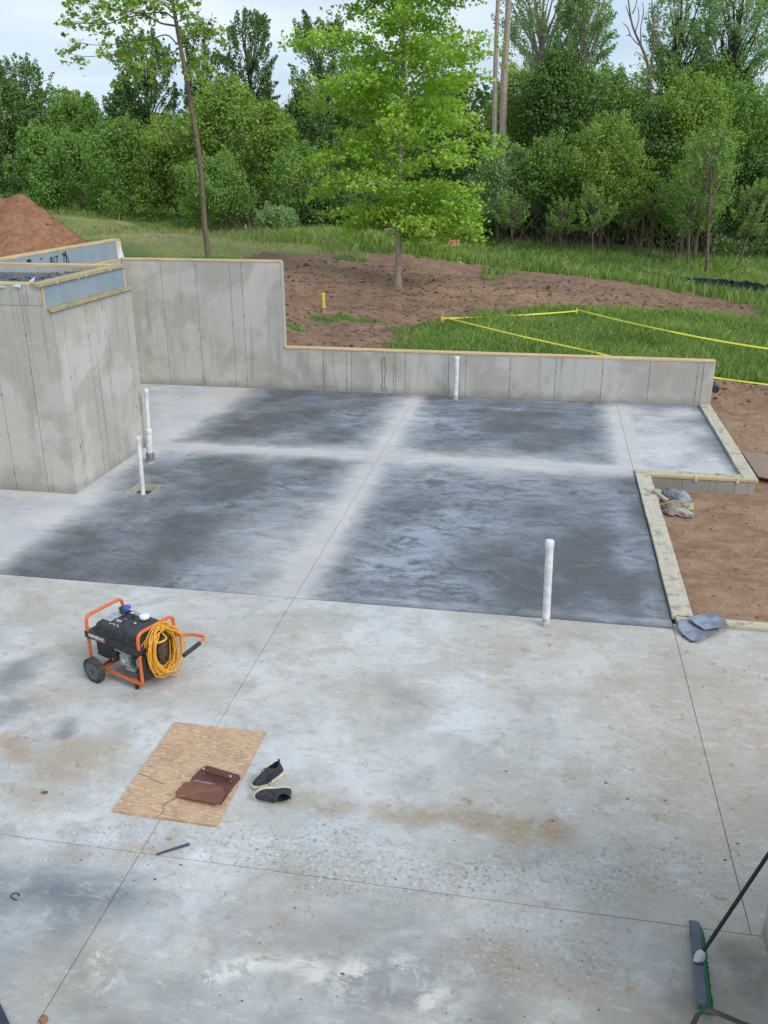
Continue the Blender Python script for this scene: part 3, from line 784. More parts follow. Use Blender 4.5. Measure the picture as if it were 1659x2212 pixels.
ux = [XBL, -9.0]+[float(PY(*s3(x, 660), BY0)[0]) for x in (105, 148)]+[BX-.112]
face_panels(bx, ux, BL+.083, BT-.001, BY0-.002, 'x', -1, gap=.012)
ry = [BY0+.012]+[float(PX(*s3(x, y), BX)[1]) for x, y in ((402, 1200), (510, 1100), (595, 1050), (722, 1050))]+[BY1-.002]
face_panels(bx, ry, .002, BL, BX, 'y', 1)
ties(bx, fx[2:], 0, BL, BY0-.002, 'x', -1, .55); ties(bx, ry[1:-1], 0, BL, BX, 'y', 1, .40)
MB().box(BX-.108, BX-.085, BY0+.02, BY1-.03, BL+.041, BT-.002).build('insulation_board', M['foam'], bx)
MB().box(BX-.108, BX-.080, BY0-.006, BY0+.018, BL+.03, BT-.002).build('end_strip', M['pine'], bx)
MB().box(BX-.112, BX-.080, BY1-.03, BY1-.005, BL+.03, BT-.002).build('end_strip', M['strap'], bx)
def chamf_plank(x0, x1, y0, y1, z0, z1, c):
    return MB().prism([(x0+c*2.2, y0), (x1-c*.3, y0), (x1, y0+c), (x1, y1), (x0, y1), (x0, y0+c*1.2)], z0, z1)
chamf_plank(BX-.082, BX+.045, BY0-.05, BY1-.02, BL+.0005, BL+.040, .05).build('ledge_plank', M['treated'], bx)
chamf_plank(BX-.245, BX-.045, BY0-.09, BY1+.02, BT+.0005, BT+.042, .05).build('top_plank', M['treated'], bx)
planks(bx, [XBL, -9.6, BX-.25], (BY0-.01, BY0+.13), BT+.0005, BT+.038, 'x', M['pine'])
planks(bx, [XBL, BX-.25], (BY1-.17, BY1-.02), BT+.0005, BT+.042, 'x', M['pine'])
MB().box(XBL, -7.55, BY0-.03, BY0-.002, BT-.028, BT-.003).build('sill_gasket', M['gasket'], bx)
MB().add([(-7.42, BY0-.03, BT-.01), (-7.28, BY0-.05, BT-.02), (-7.30, BY0-.02, BT+.03), (-7.40, BY0+.0, BT+.02)], [(0, 1, 2, 3)]).build('gasket_flap', M['gasket'], bx)
MB().add([(-7.26, BY0+.12, BT+.04), (-7.18, BY0+.14, BT+.045), (-7.17, BY0+.16, BT+.11)], [(0, 1, 2)]).build('gasket_flap', M['gasket'], bx)
for yy in (12.05, 12.9, 13.7): MB().box(BX-.25, BX-.042, yy-.01, yy+.01, BT-.01, BT+.045).build('strap', M['strap'], bx)
MB().box(BX-.104, BX-.072, 12.7, 12.75, BT-.03, BT-.005).build('nail_plate', M['pvc'], bx)
# gravel fill
mg = simple('crushed grey stone', (.15, .17, .20), .8, scale=12, col2=(.06, .068, .08)); rs = np.random.RandomState(3)
gv = MB(); rnd = random.Random(8)
MB().box(XBL+.1, BX-.26, BY0+.24, BY1-.2, 1.5, 3.0).build('gravel_bed', mg, bx)
gV, gF = [], []
ico = np.array([(0, 0, 1), (.9, 0, .3), (.28, .85, .3), (-.72, .53, .3), (-.72, -.53, .3), (.28, -.85, .3), (0, 0, -.6)])
icf = [(0, 1, 2), (0, 2, 3), (0, 3, 4), (0, 4, 5), (0, 5, 1), (6, 2, 1), (6, 3, 2), (6, 4, 3), (6, 5, 4), (6, 1, 5)]
for k in range(3800):
    x, y = rnd.uniform(XBL+.15, BX-.28), rnd.uniform(BY0+.26, BY1-.22); s = rnd.uniform(.018, .042)
    q = ico*(s*np.array([rnd.uniform(.7, 1.3), rnd.uniform(.7, 1.3), rnd.uniform(.5, 1)]))
    a = rnd.uniform(0, 6.28); q = q@np.array([[math.cos(a), -math.sin(a), 0], [math.sin(a), math.cos(a), .3], [0, -.3, 1]])
    z = 3.010+.02*math.sin(x*2.3)+.015*math.sin(y*5+x)
    n = len(gV); gV += list(q+np.array([x, y, z])); gF += [tuple(i+n for i in f) for f in icf]
tag(mesh_np('gravel', gV, gF, mg, bx), kind='stuff')

# right-hand timber kerbs and stub walls
kb = empty('stub_wall', (0, 0, 0)); tag(kb, 'low concrete stub wall with stained timber plate edging the right of the slab', 'wall')
rnd = random.Random(5)
MB().box(1.585, 1.80, 9.14, 14.03, -.45, -.0).build('wall_core', M['wall'], kb)
planks(kb, [9.10, 9.26, 10.55, 12.1, 13.1, 14.04], (1.568, 1.795), .0005, .046, 'y', M['curb'])
MB().box(1.70, 12, 9.015, 9.13, -.4, -.0).build('wall_core', M['wall'], kb)
planks(kb, [1.60, 2.9, 5.5, 9, 12], (8.985, 9.125), .0005, .046, 'x', M['curb_x'])
MB().box(1.80, 3.40, 14.035, 14.24, -.45, -.0).build('wall_core', M['wall'], kb)
face_panels(kb, [1.80, 2.30, 2.72, 3.10, 3.40], -.45, -.0, 14.023, 'x', -1, gap=.006)
planks(kb, [1.565, 2.95, 3.22], (14.05, 14.26), .0005, .042, 'x', M['curb_x'])
MB().box(1.80, 3.44, 14.008, 14.048, .0005, .046, .003).build('form_strip', M['pine'], kb)
MB().box(3.22, 3.43, 14.25, YW-.02, -.45, -.0).build('wall_core', M['wall'], kb)
planks(kb, [14.05, 15.1, 16.0, 17.1, 18.0, YW-.006], (3.222, 3.44), .0005, .050, 'y', M['curb'])
for x in (2.5, 3.13): MB().box(x-.02, x+.02, 14.0, 14.06, -.03, .055).build('strap', M['strap'], kb)
# concrete wall end at lower right
rw = empty('near_wall', (1.62, 4.6, 0)); tag(rw, 'concrete wall end at the lower right edge beside the push broom', 'wall')
loc(MB().box(1.63, 4.5, 3.4, 4.76, 0, 2.1).build('wall_core', M['wall']), rw)

# ------------------------------------------------------------------ vegetation
def unit(v): return v/(np.linalg.norm(v, axis=-1, keepdims=True)+1e-9)
def leaf_quads(rs, C, Nrm, size, jit=.7, asp=.62, droop=0.):
    """rhombus leaves: centres C, preferred normals Nrm"""
    n = len(C)
    nn = unit(Nrm+rs.normal(0, jit, (n, 3)))
    a = unit(np.cross(nn, rs.normal(0, 1, (n, 3))))
    if droop: a = unit(a+np.array([0, 0, -droop])); nn = unit(np.cross(a, np.cross(nn, a)))
    b = np.cross(nn, a)
    s = (size*rs.uniform(.6, 1.3, n))[:, None]
    bend = nn*s*.18
    V = np.stack([C-a*s*.5, C-b*s*asp*.5+bend, C+a*s*.5, C+b*s*asp*.5+bend], 1).reshape(-1, 3)
    F = np.arange(n*4).reshape(n, 4)
    return V, F
def star_leaves(rs, C, Nrm, size, jit=.6):
    """maple-like leaf: five-pointed fan of two quads"""
    n = len(C)
    nn = unit(Nrm+rs.normal(0, jit, (n, 3))); a = unit(np.cross(nn, rs.normal(0, 1, (n, 3)))); a = unit(a+np.array([0, 0, -.35])); b = unit(np.cross(nn, a))
    s = (size*rs.uniform(.6, 1.25, n))[:, None]
    p = [(-.5, 0), (-.18, .5), (.08, .2), (.55, .0), (.08, -.2), (-.18, -.5)]
    V = np.stack([C+a*s*x+b*s*y-nn*s*abs(y)*.35 for x, y in p], 1).reshape(-1, 3)
    base = np.arange(n)[:, None]*6
    F = np.concatenate([base+np.array([[0, 1, 2, 3]]), base+np.array([[0, 3, 4, 5]])])
    return V, F
def crown_points(rs, lobes, n, shell=.55, up=.25):
    L_ = np.array([l[:3] for l in lobes]); r = np.array([l[3] for l in lobes]); fl = np.array([l[4] if len(l) > 4 else .8 for l in lobes])
    w = r**2; k = rs.choice(len(lobes), n, p=w/w.sum())
    d = unit(rs.normal(0, 1, (n, 3))); d[:, 2] = d[:, 2]+up; d = unit(d)
    rad = r[k]*(shell+(1.12-shell)*rs.uniform(0, 1, n)**.6)*(1+.5*rs.uniform(0, 1, n)**7)
    C = L_[k]+d*rad[:, None]*np.stack([np.ones(n), np.ones(n), fl[k]], 1)
    return C, d
def plume_points(rs, lobes, n, axis_r=.5):
    L_ = np.array([l[:3] for l in lobes]); r = np.array([l[3] for l in lobes])
    cen = np.array([0, 0, L_[:, 2].min()*.6+L_[:, 2].mean()*.4]); rad_ = unit((L_-cen)*np.array([1, 1, .7]))
    ax = unit(rad_*.8+np.array([0, 0, .65])+rs.normal(0, .28, rad_.shape))
    k = rs.choice(len(lobes), n, p=r**2/(r**2).sum()); t = rs.uniform(0, 1, n)**.8
    d = unit(rs.normal(0, 1, (n, 3))); q = r[k]*axis_r*(1.12-t*.85)*rs.uniform(.15, 1, n)**.5*(1+.5*rs.uniform(0, 1, n)**6)
    C = L_[k]+ax[k]*(r[k]*(t*1.9-.55))[:, None]+d*q[:, None]
    return C, unit(d+ax[k]*.3)
def env_lobes(rs, z0, z1, rx, ry, n, lr, prof='egg', irr=.25, taper=.6):
    """lobe centres filling an envelope about the trunk axis; coordinates relative to the base"""
    out = []
    H = z1-z0
    for i in range(n):
        t = rs.uniform(0, 1)**.85
        if prof == 'egg': w = math.sin(PI*(.16+.70*t))**.55
        elif prof == 'bush': w = (1-max(0, t-.25)**2*1.55)**.5 if t < 1 else .2
        elif prof == 'cone': w = (1-t)**.75+.08
        else: w = .55+.45*math.sin(PI*t)
        a = rs.uniform(0, 2*PI); q = rs.uniform(.25, 1)**.5*(1-irr*rs.uniform(0, 1))
        r = lr*rs.uniform(.6, 1.35)*(1-.18*t)
        x, y = max(.1, rx*w*1.08-r*.6)*q*math.cos(a), max(.1, ry*w*1.08-r*.6)*q*math.sin(a)
        out.append((x, y, z0+r*.5+t*(H-r*1.1), r, rs.uniform(.6, .95)))
    return out
def limbs(mb, rs, lobes, z0, h, r0, k, n=5, lean=(0, 0)):
    idx = rs.choice(len(lobes), min(k, len(lobes)), replace=False)
    for i in idx:
        l = lobes[i]; zb = max(z0, min(l[2]*.72, h*.9)); f = zb/h
        s = np.array([lean[0]*f, lean[1]*f, zb]); e = np.array(l[:3]); m = (s+e)/2+np.array([0, 0, .12*np.linalg.norm(e-s)])
        m += rs.normal(0, .06*np.linalg.norm(e-s), 3)
        mb.tube(smooth_path([s, m, e], 3), r0*.38*(1-f*.6)+.012, n, False, .012)
NT_ = [0]
def tree(name, label, cat, base, h, rx, mat, nleaf, lsize, prof='egg', z0=None, nl=40, lr=None, trunk=.12, bark='bark', ry=None, lean=(0, 0), group=None, shell=.5, klimb=12, jit=.75, irr=.25, spars=None, seed=None, part='crown', bare=0):
    NT_[0] += 1
    rs = np.random.RandomState(seed or NT_[0]*7+1)
    e = empty(name, base, 0); tag(e, label, cat, group)
    lr = lr or rx*.34; ry = ry or rx
    z0 = h*.3 if z0 is None else z0
    lobes = env_lobes(rs, z0, h, rx, ry, nl, lr, prof, irr)
    lobes = [(l[0]+lean[0]*l[2]/h, l[1]+lean[1]*l[2]/h)+l[2:] for l in lobes]
    if prof == 'bush' or prof == 'egg':   # ragged young shoots along the top and sides
        for l in list(lobes):
            if rs.rand() < .55 and l[2] > h*.35:
                a_ = rs.uniform(0, 6.28); q_ = l[3]*rs.uniform(.6, 1.15)
                lobes.append((l[0]+q_*.8*math.cos(a_), l[1]+q_*.8*math.sin(a_), l[2]+q_*rs.uniform(.2, .9), l[3]*rs.uniform(.25, .5), rs.uniform(1., 1.7)))
    nb = int(nleaf*(1.22 if shell > .4 else 1.1)); lsize = lsize*(.86 if shell > .4 else .78)
    C, d = plume_points(rs, lobes, nb, .62 if shell > .4 else .6)
    if shell > .4:      # part of the leaves close the surface of each rounded mass
        C2, d2 = crown_points(rs, lobes, int(nb*.45), .75, .5); C = np.concatenate([C[:int(nb*.6)], C2]); d = np.concatenate([d[:int(nb*.6)], d2])
    C[:, 2] = np.maximum(C[:, 2], .05)
    d = d*.9+np.array([0, 0, .35])
    V, F = leaf_quads(rs, C, d, lsize, jit)
    r = np.repeat(np.clip(rs.normal(.45, .22, len(C))+(C[:, 2]/h-.6)*.35, 0, 1), 4)
    mesh_np(part, V, F, M[mat], e, attrs={'rnd': r})
    if trunk > 0:
        mb = MB(); pts = []
        top = h*.86
        for t in np.linspace(0, 1, 7):
            pts.append((lean[0]*t*.86+rs.normal(0, .04)*(t > 0)*rx*.3, lean[1]*t*.86+rs.normal(0, .04)*(t > 0), -.15+t*top))
        mb.tube(smooth_path(pts, 3), lambda q: trunk*(1-.8*q)*(1+.35*math.exp(-q*25)), 8, False)
        limbs(mb, rs, lobes, z0*.8, h, trunk, klimb, 4, lean)
        mb.build('trunk', M[bark], e, smooth=True)
    return e
def at_y(u, v, y):
    p = PY(u, v, y); return p
def put_tree(name, label, cat, u, vtop, wpx, y, mat, nleaf, lsize, **k):
    """u, vtop: where axis and top are seen; y: distance of the row it stands in"""
    p = PY(u, vtop, y); x = float(p[0]); zb = float(tz(x, y)); h = float(p[2])-zb
    D = (np.array([x, y, zb])-CAM)@fw
    rx = wpx/2/FPX*D*(1.22 if k.get('prof') == 'bush' else 1.08)
    if 'vlow' in k:
        k['z0'] = max(0., float(PY(u, k.pop('vlow'), y)[2])-zb)
    return tree(name, label, cat, (x, y, zb-.05), h, rx, mat, nleaf, lsize, **k)
GB = 'shrubs along the far edge of the meadow'; GT = 'trees of the wood'
T = put_tree
# left: dense rounded shrubs, front row
T('shrub', 'dark shadowed shrub at the extreme left edge under bare twiggy branches', 'shrub', 20, 190, 150, 66, 'leaf_dark', 12000, .26, prof='bush', z0=.2, nl=50, group=GB)
T('shrub', 'rounded green shrub standing right above the top of the dirt mound', 'shrub', 75, 268, 110, 60, 'leaf_mid', 9000, .22, prof='bush', z0=.1, nl=45, group=GB)
T('shrub', 'broad mid green shrub second in from the left, beside the meadow track', 'shrub', 158, 290, 150, 56, 'leaf_mid', 14000, .20, prof='bush', z0=.1, nl=60, group=GB)
T('shrub', 'tall rounded shrub behind the first two shrubs near the left edge', 'shrub', 165, 212, 150, 68, 'leaf_mid', 12000, .24, prof='bush', z0=.5, nl=60, group=GB)
T('shrub', 'yellowish green shrub just left of the leaning slender tree', 'shrub', 262, 262, 150, 53, 'leaf_mid', 15000, .19, prof='bush', z0=.1, nl=60, group=GB)
T('shrub', 'olive green shrub directly behind the leaning slender tree trunk', 'shrub', 365, 262, 150, 52, 'leaf_olive', 15000, .18, prof='bush', z0=.6, nl=60, group=GB)
T('willow', 'largest olive willow mound right of the leaning slender tree', 'willow', 500, 188, 260, 51, 'leaf_olive', 30000, .18, prof='bush', z0=.3, nl=110, lr=1.0, group=GB, ry=3.2)
T('shrub', 'low green shrub at the foot of the big olive willow', 'shrub', 470, 345, 150, 46, 'leaf_mid', 11000, .15, prof='bush', z0=.1, nl=50, group=GB)
T('shrub', 'olive shrub on the right shoulder of the big willow mound', 'shrub', 590, 238, 120, 51, 'leaf_olive', 12000, .18, prof='bush', z0=.3, nl=50, group=GB)
T('shrub', 'green shrub to the left of the bright maple, behind the survey stake', 'shrub', 645, 318, 130, 47, 'leaf_mid', 12000, .16, prof='bush', z0=.1, nl=50, group=GB)
T('shrub', 'dark low shrub under the left branches of the bright maple', 'shrub', 715, 385, 130, 46, 'leaf_dark', 10000, .16, prof='bush', z0=.1, nl=50, group=GB)
T('shrub', 'small grey green bush with bare twigs at the meadow edge', 'shrub', 590, 445, 90, 43, 'leaf_blue', 3800, .12, prof='bush', z0=.05, nl=30, trunk=.05, group=GB)
T('shrub', 'dark undergrowth bush behind the maple trunk and scrap pile', 'shrub', 815, 400, 150, 50, 'leaf_dark', 9000, .18, prof='bush', z0=.1, nl=50, group=GB)
# left: taller sparse trees behind
T('tree', 'dark tree with bare twiggy top at the left edge of the photo', 'tree', 30, 128, 150, 78, 'leaf_dark', 7000, .26, prof='egg', vlow=260, nl=105, lr=0.79, trunk=.2, bark='bark_dark', shell=.15, klimb=60, group=GT)
T('tree', 'mid green tree showing over the shrubs left of the sky gap', 'tree', 140, 196, 110, 76, 'leaf_mid', 7000, .24, vlow=330, nl=50, bark='bark_dark', klimb=20, group=GT)
T('tree', 'broad dark airy tree behind the shrubs left of the leaning slender tree', 'tree', 305, 70, 140, 66, 'leaf_dark', 12000, .21, vlow=310, nl=180, lr=0.54, trunk=.2, bark='bark_dark', shell=.15, klimb=40, group=GT)
T('tree', 'small dark tree on the lower left flank of the broad airy tree', 'tree', 262, 180, 90, 66, 'leaf_dark', 5500, .21, vlow=310, nl=45, bark='bark_dark', klimb=20, group=GT)
T('tree', 'slim dark airy tree right behind the leaning slender tree', 'tree', 425, 48, 92, 66, 'leaf_dark', 8500, .20, vlow=290, nl=120, lr=0.50, trunk=.18, bark='bark_dark', shell=.15, klimb=30, group=GT)
T('tree', 'round topped airy tree left of the narrow sky gap beside the maple', 'tree', 532, 34, 120, 64, 'leaf_dark', 11500, .20, vlow=270, nl=165, lr=0.54, trunk=.2, bark='bark_dark', shell=.15, klimb=40, group=GT)
T('tree', 'tall blue green tree right of the sky gap, partly behind the maple', 'tree', 690, 40, 140, 60, 'leaf_dark', 14000, .19, vlow=330, nl=165, lr=0.65, trunk=.2, bark='bark_dark', shell=.15, klimb=40, group=GT)
T('tree', 'dark green tree filling the wood behind the left half of the maple', 'tree', 660, 210, 130, 57, 'leaf_dark', 10000, .2, prof='bush', vlow=430, nl=60, bark='bark_dark', klimb=15, group=GT)
T('tree', 'green tree in the wood directly behind the maple crown', 'tree', 800, 150, 190, 60, 'leaf_mid', 12000, .2, prof='bush', vlow=450, nl=70, bark='bark_dark', klimb=15, group=GT)
T('tree', 'shadowed tree behind the right lower branches of the maple', 'tree', 965, 180, 170, 62, 'leaf_dark', 12000, .2, prof='bush', vlow=470, nl=70, bark='bark_dark', klimb=15, group=GT)
# right: tall poplars and trunks
T('poplar', 'tall grey green poplar with open crown reaching the top right of the maple', 'poplar', 1180, -110, 190, 63, 'leaf_blue', 15000, .19, vlow=190, nl=210, lr=.62, trunk=.32, bark='bark_pale', shell=.15, klimb=40, group=GT)
T('poplar', 'second tall open poplar left of the sky gap at right', 'poplar', 1272, -60, 130, 62, 'leaf_blue', 9000, .18, vlow=150, nl=150, lr=.55, trunk=.26, bark='bark_pale', shell=.15, klimb=35, group=GT)
T('poplar', 'tall airy poplar just right of the bare dead tree', 'poplar', 1482, -40, 150, 60, 'leaf_blue', 10500, .18, vlow=195, nl=170, lr=.55, trunk=.28, bark='bark_dark', shell=.15, klimb=45, group=GT)
T('poplar', 'broad tall poplar filling the upper right corner of the photo', 'poplar', 1605, -60, 190, 60, 'leaf_blue', 16000, .18, vlow=210, nl=230, lr=.6, trunk=.3, bark='bark_dark', shell=.15, klimb=45, group=GT)
T('tree', 'olive grey tree beside the two tall pale trunks', 'tree', 1118, 150, 130, 55, 'leaf_olive', 13000, .17, prof='bush', vlow=420, nl=70, group=GT)
T('tree', 'darkest green pointed tree in the middle of the right hand wood', 'tree', 1212, 118, 135, 53, 'leaf_dark', 19000, .19, prof='bush', vlow=330, nl=90, shell=.6, group=GT)
T('tree', 'leafy green tree sloping down to the right of the darkest pointed tree', 'tree', 1310, 152, 170, 56, 'leaf_mid', 14000, .18, prof='bush', vlow=400, nl=80, group=GT)
T('tree', 'low green tree under the sky gap at right', 'tree', 1400, 215, 120, 57, 'leaf_mid', 9000, .18, prof='bush', vlow=420, nl=60, group=GT)
T('tree', 'big rounded tree with a brownish olive top, right of the bare dead tree', 'tree', 1500, 180, 190, 52, 'leaf_olive', 22000, .17, prof='bush', vlow=480, nl=100, group=GT)
T('tree', 'green tree cut by the right edge of the photo above the silt fence', 'tree', 1640, 192, 150, 54, 'leaf_mid', 13000, .18, prof='bush', vlow=500, nl=70, group=GT)
T('tree', 'green crown above and behind the big olive topped tree', 'tree', 1520, 150, 260, 60, 'leaf_mid', 14000, .2, prof='bush', vlow=330, nl=80, group=GT)
T('tree', 'grey green tree left of the sapling row, beside the pale tall trunk', 'tree', 1082, 300, 120, 50, 'leaf_blue', 10000, .15, prof='bush', vlow=500, nl=60, klimb=25, group=GT)
T('tree', 'soft green tree below the darkest pointed tree', 'tree', 1195, 300, 150, 50, 'leaf_mid', 12500, .15, prof='bush', vlow=470, nl=70, klimb=25, group=GT)
T('tree', 'feathery olive tree in the middle of the right hand wood edge', 'tree', 1318, 258, 160, 49, 'leaf_olive', 14000, .15, prof='bush', vlow=455, nl=80, klimb=30, group=GT)
T('tree', 'blue green tree between the feathery olive tree and the big olive topped tree', 'tree', 1412, 232, 100, 51, 'leaf_dark', 9000, .16, prof='bush', vlow=460, nl=60, klimb=25, group=GT)
T('tree', 'pale yellow green young tree in front of the wood at right', 'tree', 1530, 295, 140, 46, 'leaf_yel', 9000, .14, prof='egg', vlow=500, nl=70, lr=.6, trunk=.11, klimb=30, group=GT)
T('tree', 'dark green low tree at the right edge under the taller crowns', 'tree', 1635, 330, 120, 51, 'leaf_dark', 9000, .17, prof='bush', vlow=520, nl=60, group=GT)
GS = 'slender saplings along the wood edge'
def sap(label, u, vt, w, ub, vb, mat='leaf_mid', n=2200, tr=.055, bark='bark', vlow=None):
    b = hit(ub, vb); y = float(b[1]); p = PY(u, vt, y); h = float(p[2]-b[2]); D = (b-CAM)@fw
    z0 = float(PY(u, vlow, y)[2]-b[2]) if vlow else h*.45
    tree('sapling', label, 'sapling', tuple(b), h, w/2/FPX*D, mat, n, .12, prof='mid', z0=z0*.85, nl=46, lr=.30, trunk=tr, bark=bark, lean=(float(p[0]-b[0]), .1), group=GS, shell=.2, klimb=24)
sap('thin sapling with pale leaf sprays, leftmost of the row at the wood edge', 1105, 415, 90, 1107, 548, 'leaf_yel', 1800)
sap('thin pale stemmed sapling second from the left at the wood edge', 1208, 430, 90, 1213, 557, 'leaf_mid', 1800)
sap('straight bare stemmed sapling below the feathery olive tree', 1287, 400, 100, 1278, 568, 'leaf_yel', 2400, .05)
sap('sapling with forked grey stems in the middle of the row', 1365, 395, 100, 1352, 562, 'leaf_olive', 2200, .07)
sap('slightly leaning sapling with a curved stem right of the forked one', 1428, 380, 90, 1400, 568, 'leaf_mid', 1800, .045, vlow=470)
sap('grey barked young tree left of the two straight saplings by the silt fence', 1468, 400, 90, 1460, 573, 'leaf_mid', 1900, .08, vlow=500)
sap('straight young tree just left of the tallest sapling near the silt fence', 1500, 330, 110, 1485, 592, 'leaf_mid', 3400, .07, vlow=505)
sap('tallest straight sapling standing in grass above the black silt fence', 1542, 240, 120, 1526, 600, 'leaf_yel', 5200, .085, vlow=475)
sap('leaning grey sapling nearest the right edge of the photo', 1645, 390, 110, 1590, 592, 'leaf_yel', 3000, .06, vlow=500)
def bare_trunk(label, pts, y, r, bark='bark_pale', cat='tree trunk', name='tall_trunk'):
    P_ = [PY(u, v, y) for u, v in pts]; b = P_[0].copy(); b[2] = float(tz(b[0], y))
    e = empty(name, b); tag(e, label, cat)
    mb = MB().tube(smooth_path([(0, 0, -.2)]+[p-b for p in P_[1:]], 4), lambda q: r*(1-.45*q), 8, False)
    mb.build('trunk', M[bark], e, smooth=True); return e, b
for lab, pts, r in (('tall pale trunk, left of a pair, rising from the wood beside the maple', [(1068, 480), (1068, 300), (1070, 150), (1078, -60)], .17),
                    ('thicker tall reddish grey trunk, right of a pair, rising from the wood beside the maple', [(1084, 480), (1088, 200), (1096, 60), (1101, -60)], .23)):
    e, b = bare_trunk(lab, pts, 52.5, r)
# dead tree
e = empty('dead_tree', PY(1404, 470, 55)); b = np.array(e.location); tag(e, 'bare dead tree with forked leafless branches against the sky gap at right', 'dead tree')
mb = MB(); rs = np.random.RandomState(5)
def br(pts, r): mb.tube(smooth_path([PY(u, v, 55)-b for u, v in pts], 4), r, 5, False, .018)
br([(1404, 470), (1404, 300), (1403, 200), (1399, 140), (1385, 100), (1366, 55), (1357, 0), (1352, -40)], .14)
br([(1403, 160), (1409, 120), (1412, 80), (1409, 20), (1406, -40)], .075); br([(1412, 85), (1422, 40), (1420, 5)], .03)
for a in ([(1385, 100), (1374, 92), (1362, 78), (1352, 76)], [(1366, 55), (1358, 30), (1352, 12)], [(1385, 98), (1384, 60), (1390, 28), (1388, 5)], [(1399, 140), (1386, 120), (1372, 112)], [(1412, 80), (1404, 50), (1400, 30)], [(1409, 120), (1420, 90), (1431, 70)],
          [(1403, 200), (1390, 180), (1382, 172)], [(1372, 70), (1380, 40), (1378, 14)], [(1404, 190), (1412, 165), (1418, 130)], [(1362, 78), (1356, 60), (1346, 50)], [(1409, 40), (1414, 10)], [(1366, 30), (1374, 10), (1376, -10)]): br(a, .035)
mb.build('trunk', M['bark'], e, smooth=True)
rs2 = np.random.RandomState(9)
C = np.array([PY(rs2.normal(1392, 12), rs2.normal(170, 22), 55+rs2.normal(0, .4))-b for _ in range(500)]); V, F = leaf_quads(rs2, C, C*0+np.array([0, 0, 1]), .16)
mesh_np('leaves', V, F, M['leaf_blue'], e, attrs={'rnd': np.repeat(rs2.uniform(0, 1, 500), 4)})

# far wood behind the named trees, and the dim undergrowth between their stems
def mass(name, label, boxes, mat, size, seed):
    rs = np.random.RandomState(seed); Cs = []; Ns = []
    for (x0, x1, y0, y1, h0, h1, n) in boxes:
        x = rs.uniform(x0, x1, n); y = rs.uniform(y0, y1, n)
        top = h0+(h1-h0)*(fbm(x*.35, y*.35, 3, seed)*1.5-.25)
        z = tz(x, y)+top*rs.uniform(0, 1, n)**.6
        Cs.append(np.stack([x, y, z], 1)); Ns.append(rs.normal(0, 1, (n, 3))+np.array([0, -.6, .6]))
    C = np.concatenate(Cs); V, F = leaf_quads(rs, C, np.concatenate(Ns), size, .5)
    o = mesh_np(name, V, F, M[mat], attrs={'rnd': np.repeat(rs.uniform(0, 1, len(C)), 4)}); tag(o, label, 'woodland', kind='stuff'); return o
mass('distant_woods', 'dense far wood closing the view behind the nearer trees', [(-62, -30, 84, 92, 5, 8, 8000), (-36, -12, 72, 80, 4, 8, 9000), (-16, 2, 66, 73, 5, 9.5, 9000), (-4, 16, 64, 70, 5, 9, 11000), (12, 26, 62, 68, 5, 8, 6000)], 'leaf_dark', .5, 77)
mass('undergrowth', 'dim tangled undergrowth between the tree stems along the wood edge', [(-38, -20, 68, 73, .3, 2.5, 5000), (-22, -11, 54, 58, .3, 3.0, 7000), (-13, -3, 51, 56, .3, 3.6, 10000), (-4, 5, 52, 57, .3, 3.4, 12000), (3, 12, 51, 56, .3, 3.2, 12000), (8, 16, 48, 53, .3, 2.8, 6000)], 'leaf_dark', .22, 78)
# brushy dead twigs at the foot of the wood
mb = MB(); rnd = random.Random(14)
for k in range(520):
    u = rnd.choice([rnd.uniform(470, 720), rnd.uniform(1050, 1659), rnd.uniform(1150, 1659)]); 
    y = 50+rnd.uniform(-2.5, 2) if u > 1000 else 47+rnd.uniform(-2, 2)
    x = float(PY(u, 500, y)[0]); z = float(tz(x, y)); h = rnd.uniform(.5, 2.4); a = rnd.gauss(0, .55); c = rnd.gauss(0, .3)
    mb.tube([(x, y, z), (x+a*h*.5+rnd.gauss(0, .08), y+c*h*.5, z+h*.55), (x+a*h+rnd.gauss(0, .15), y+c*h, z+h)], rnd.uniform(.008, .022), 3, False, .006)
tag(mb.build('dead_brush', M['bark']), 'tangle of dead brown twigs and thin stems at the foot of the wood', 'brush', kind='stuff')

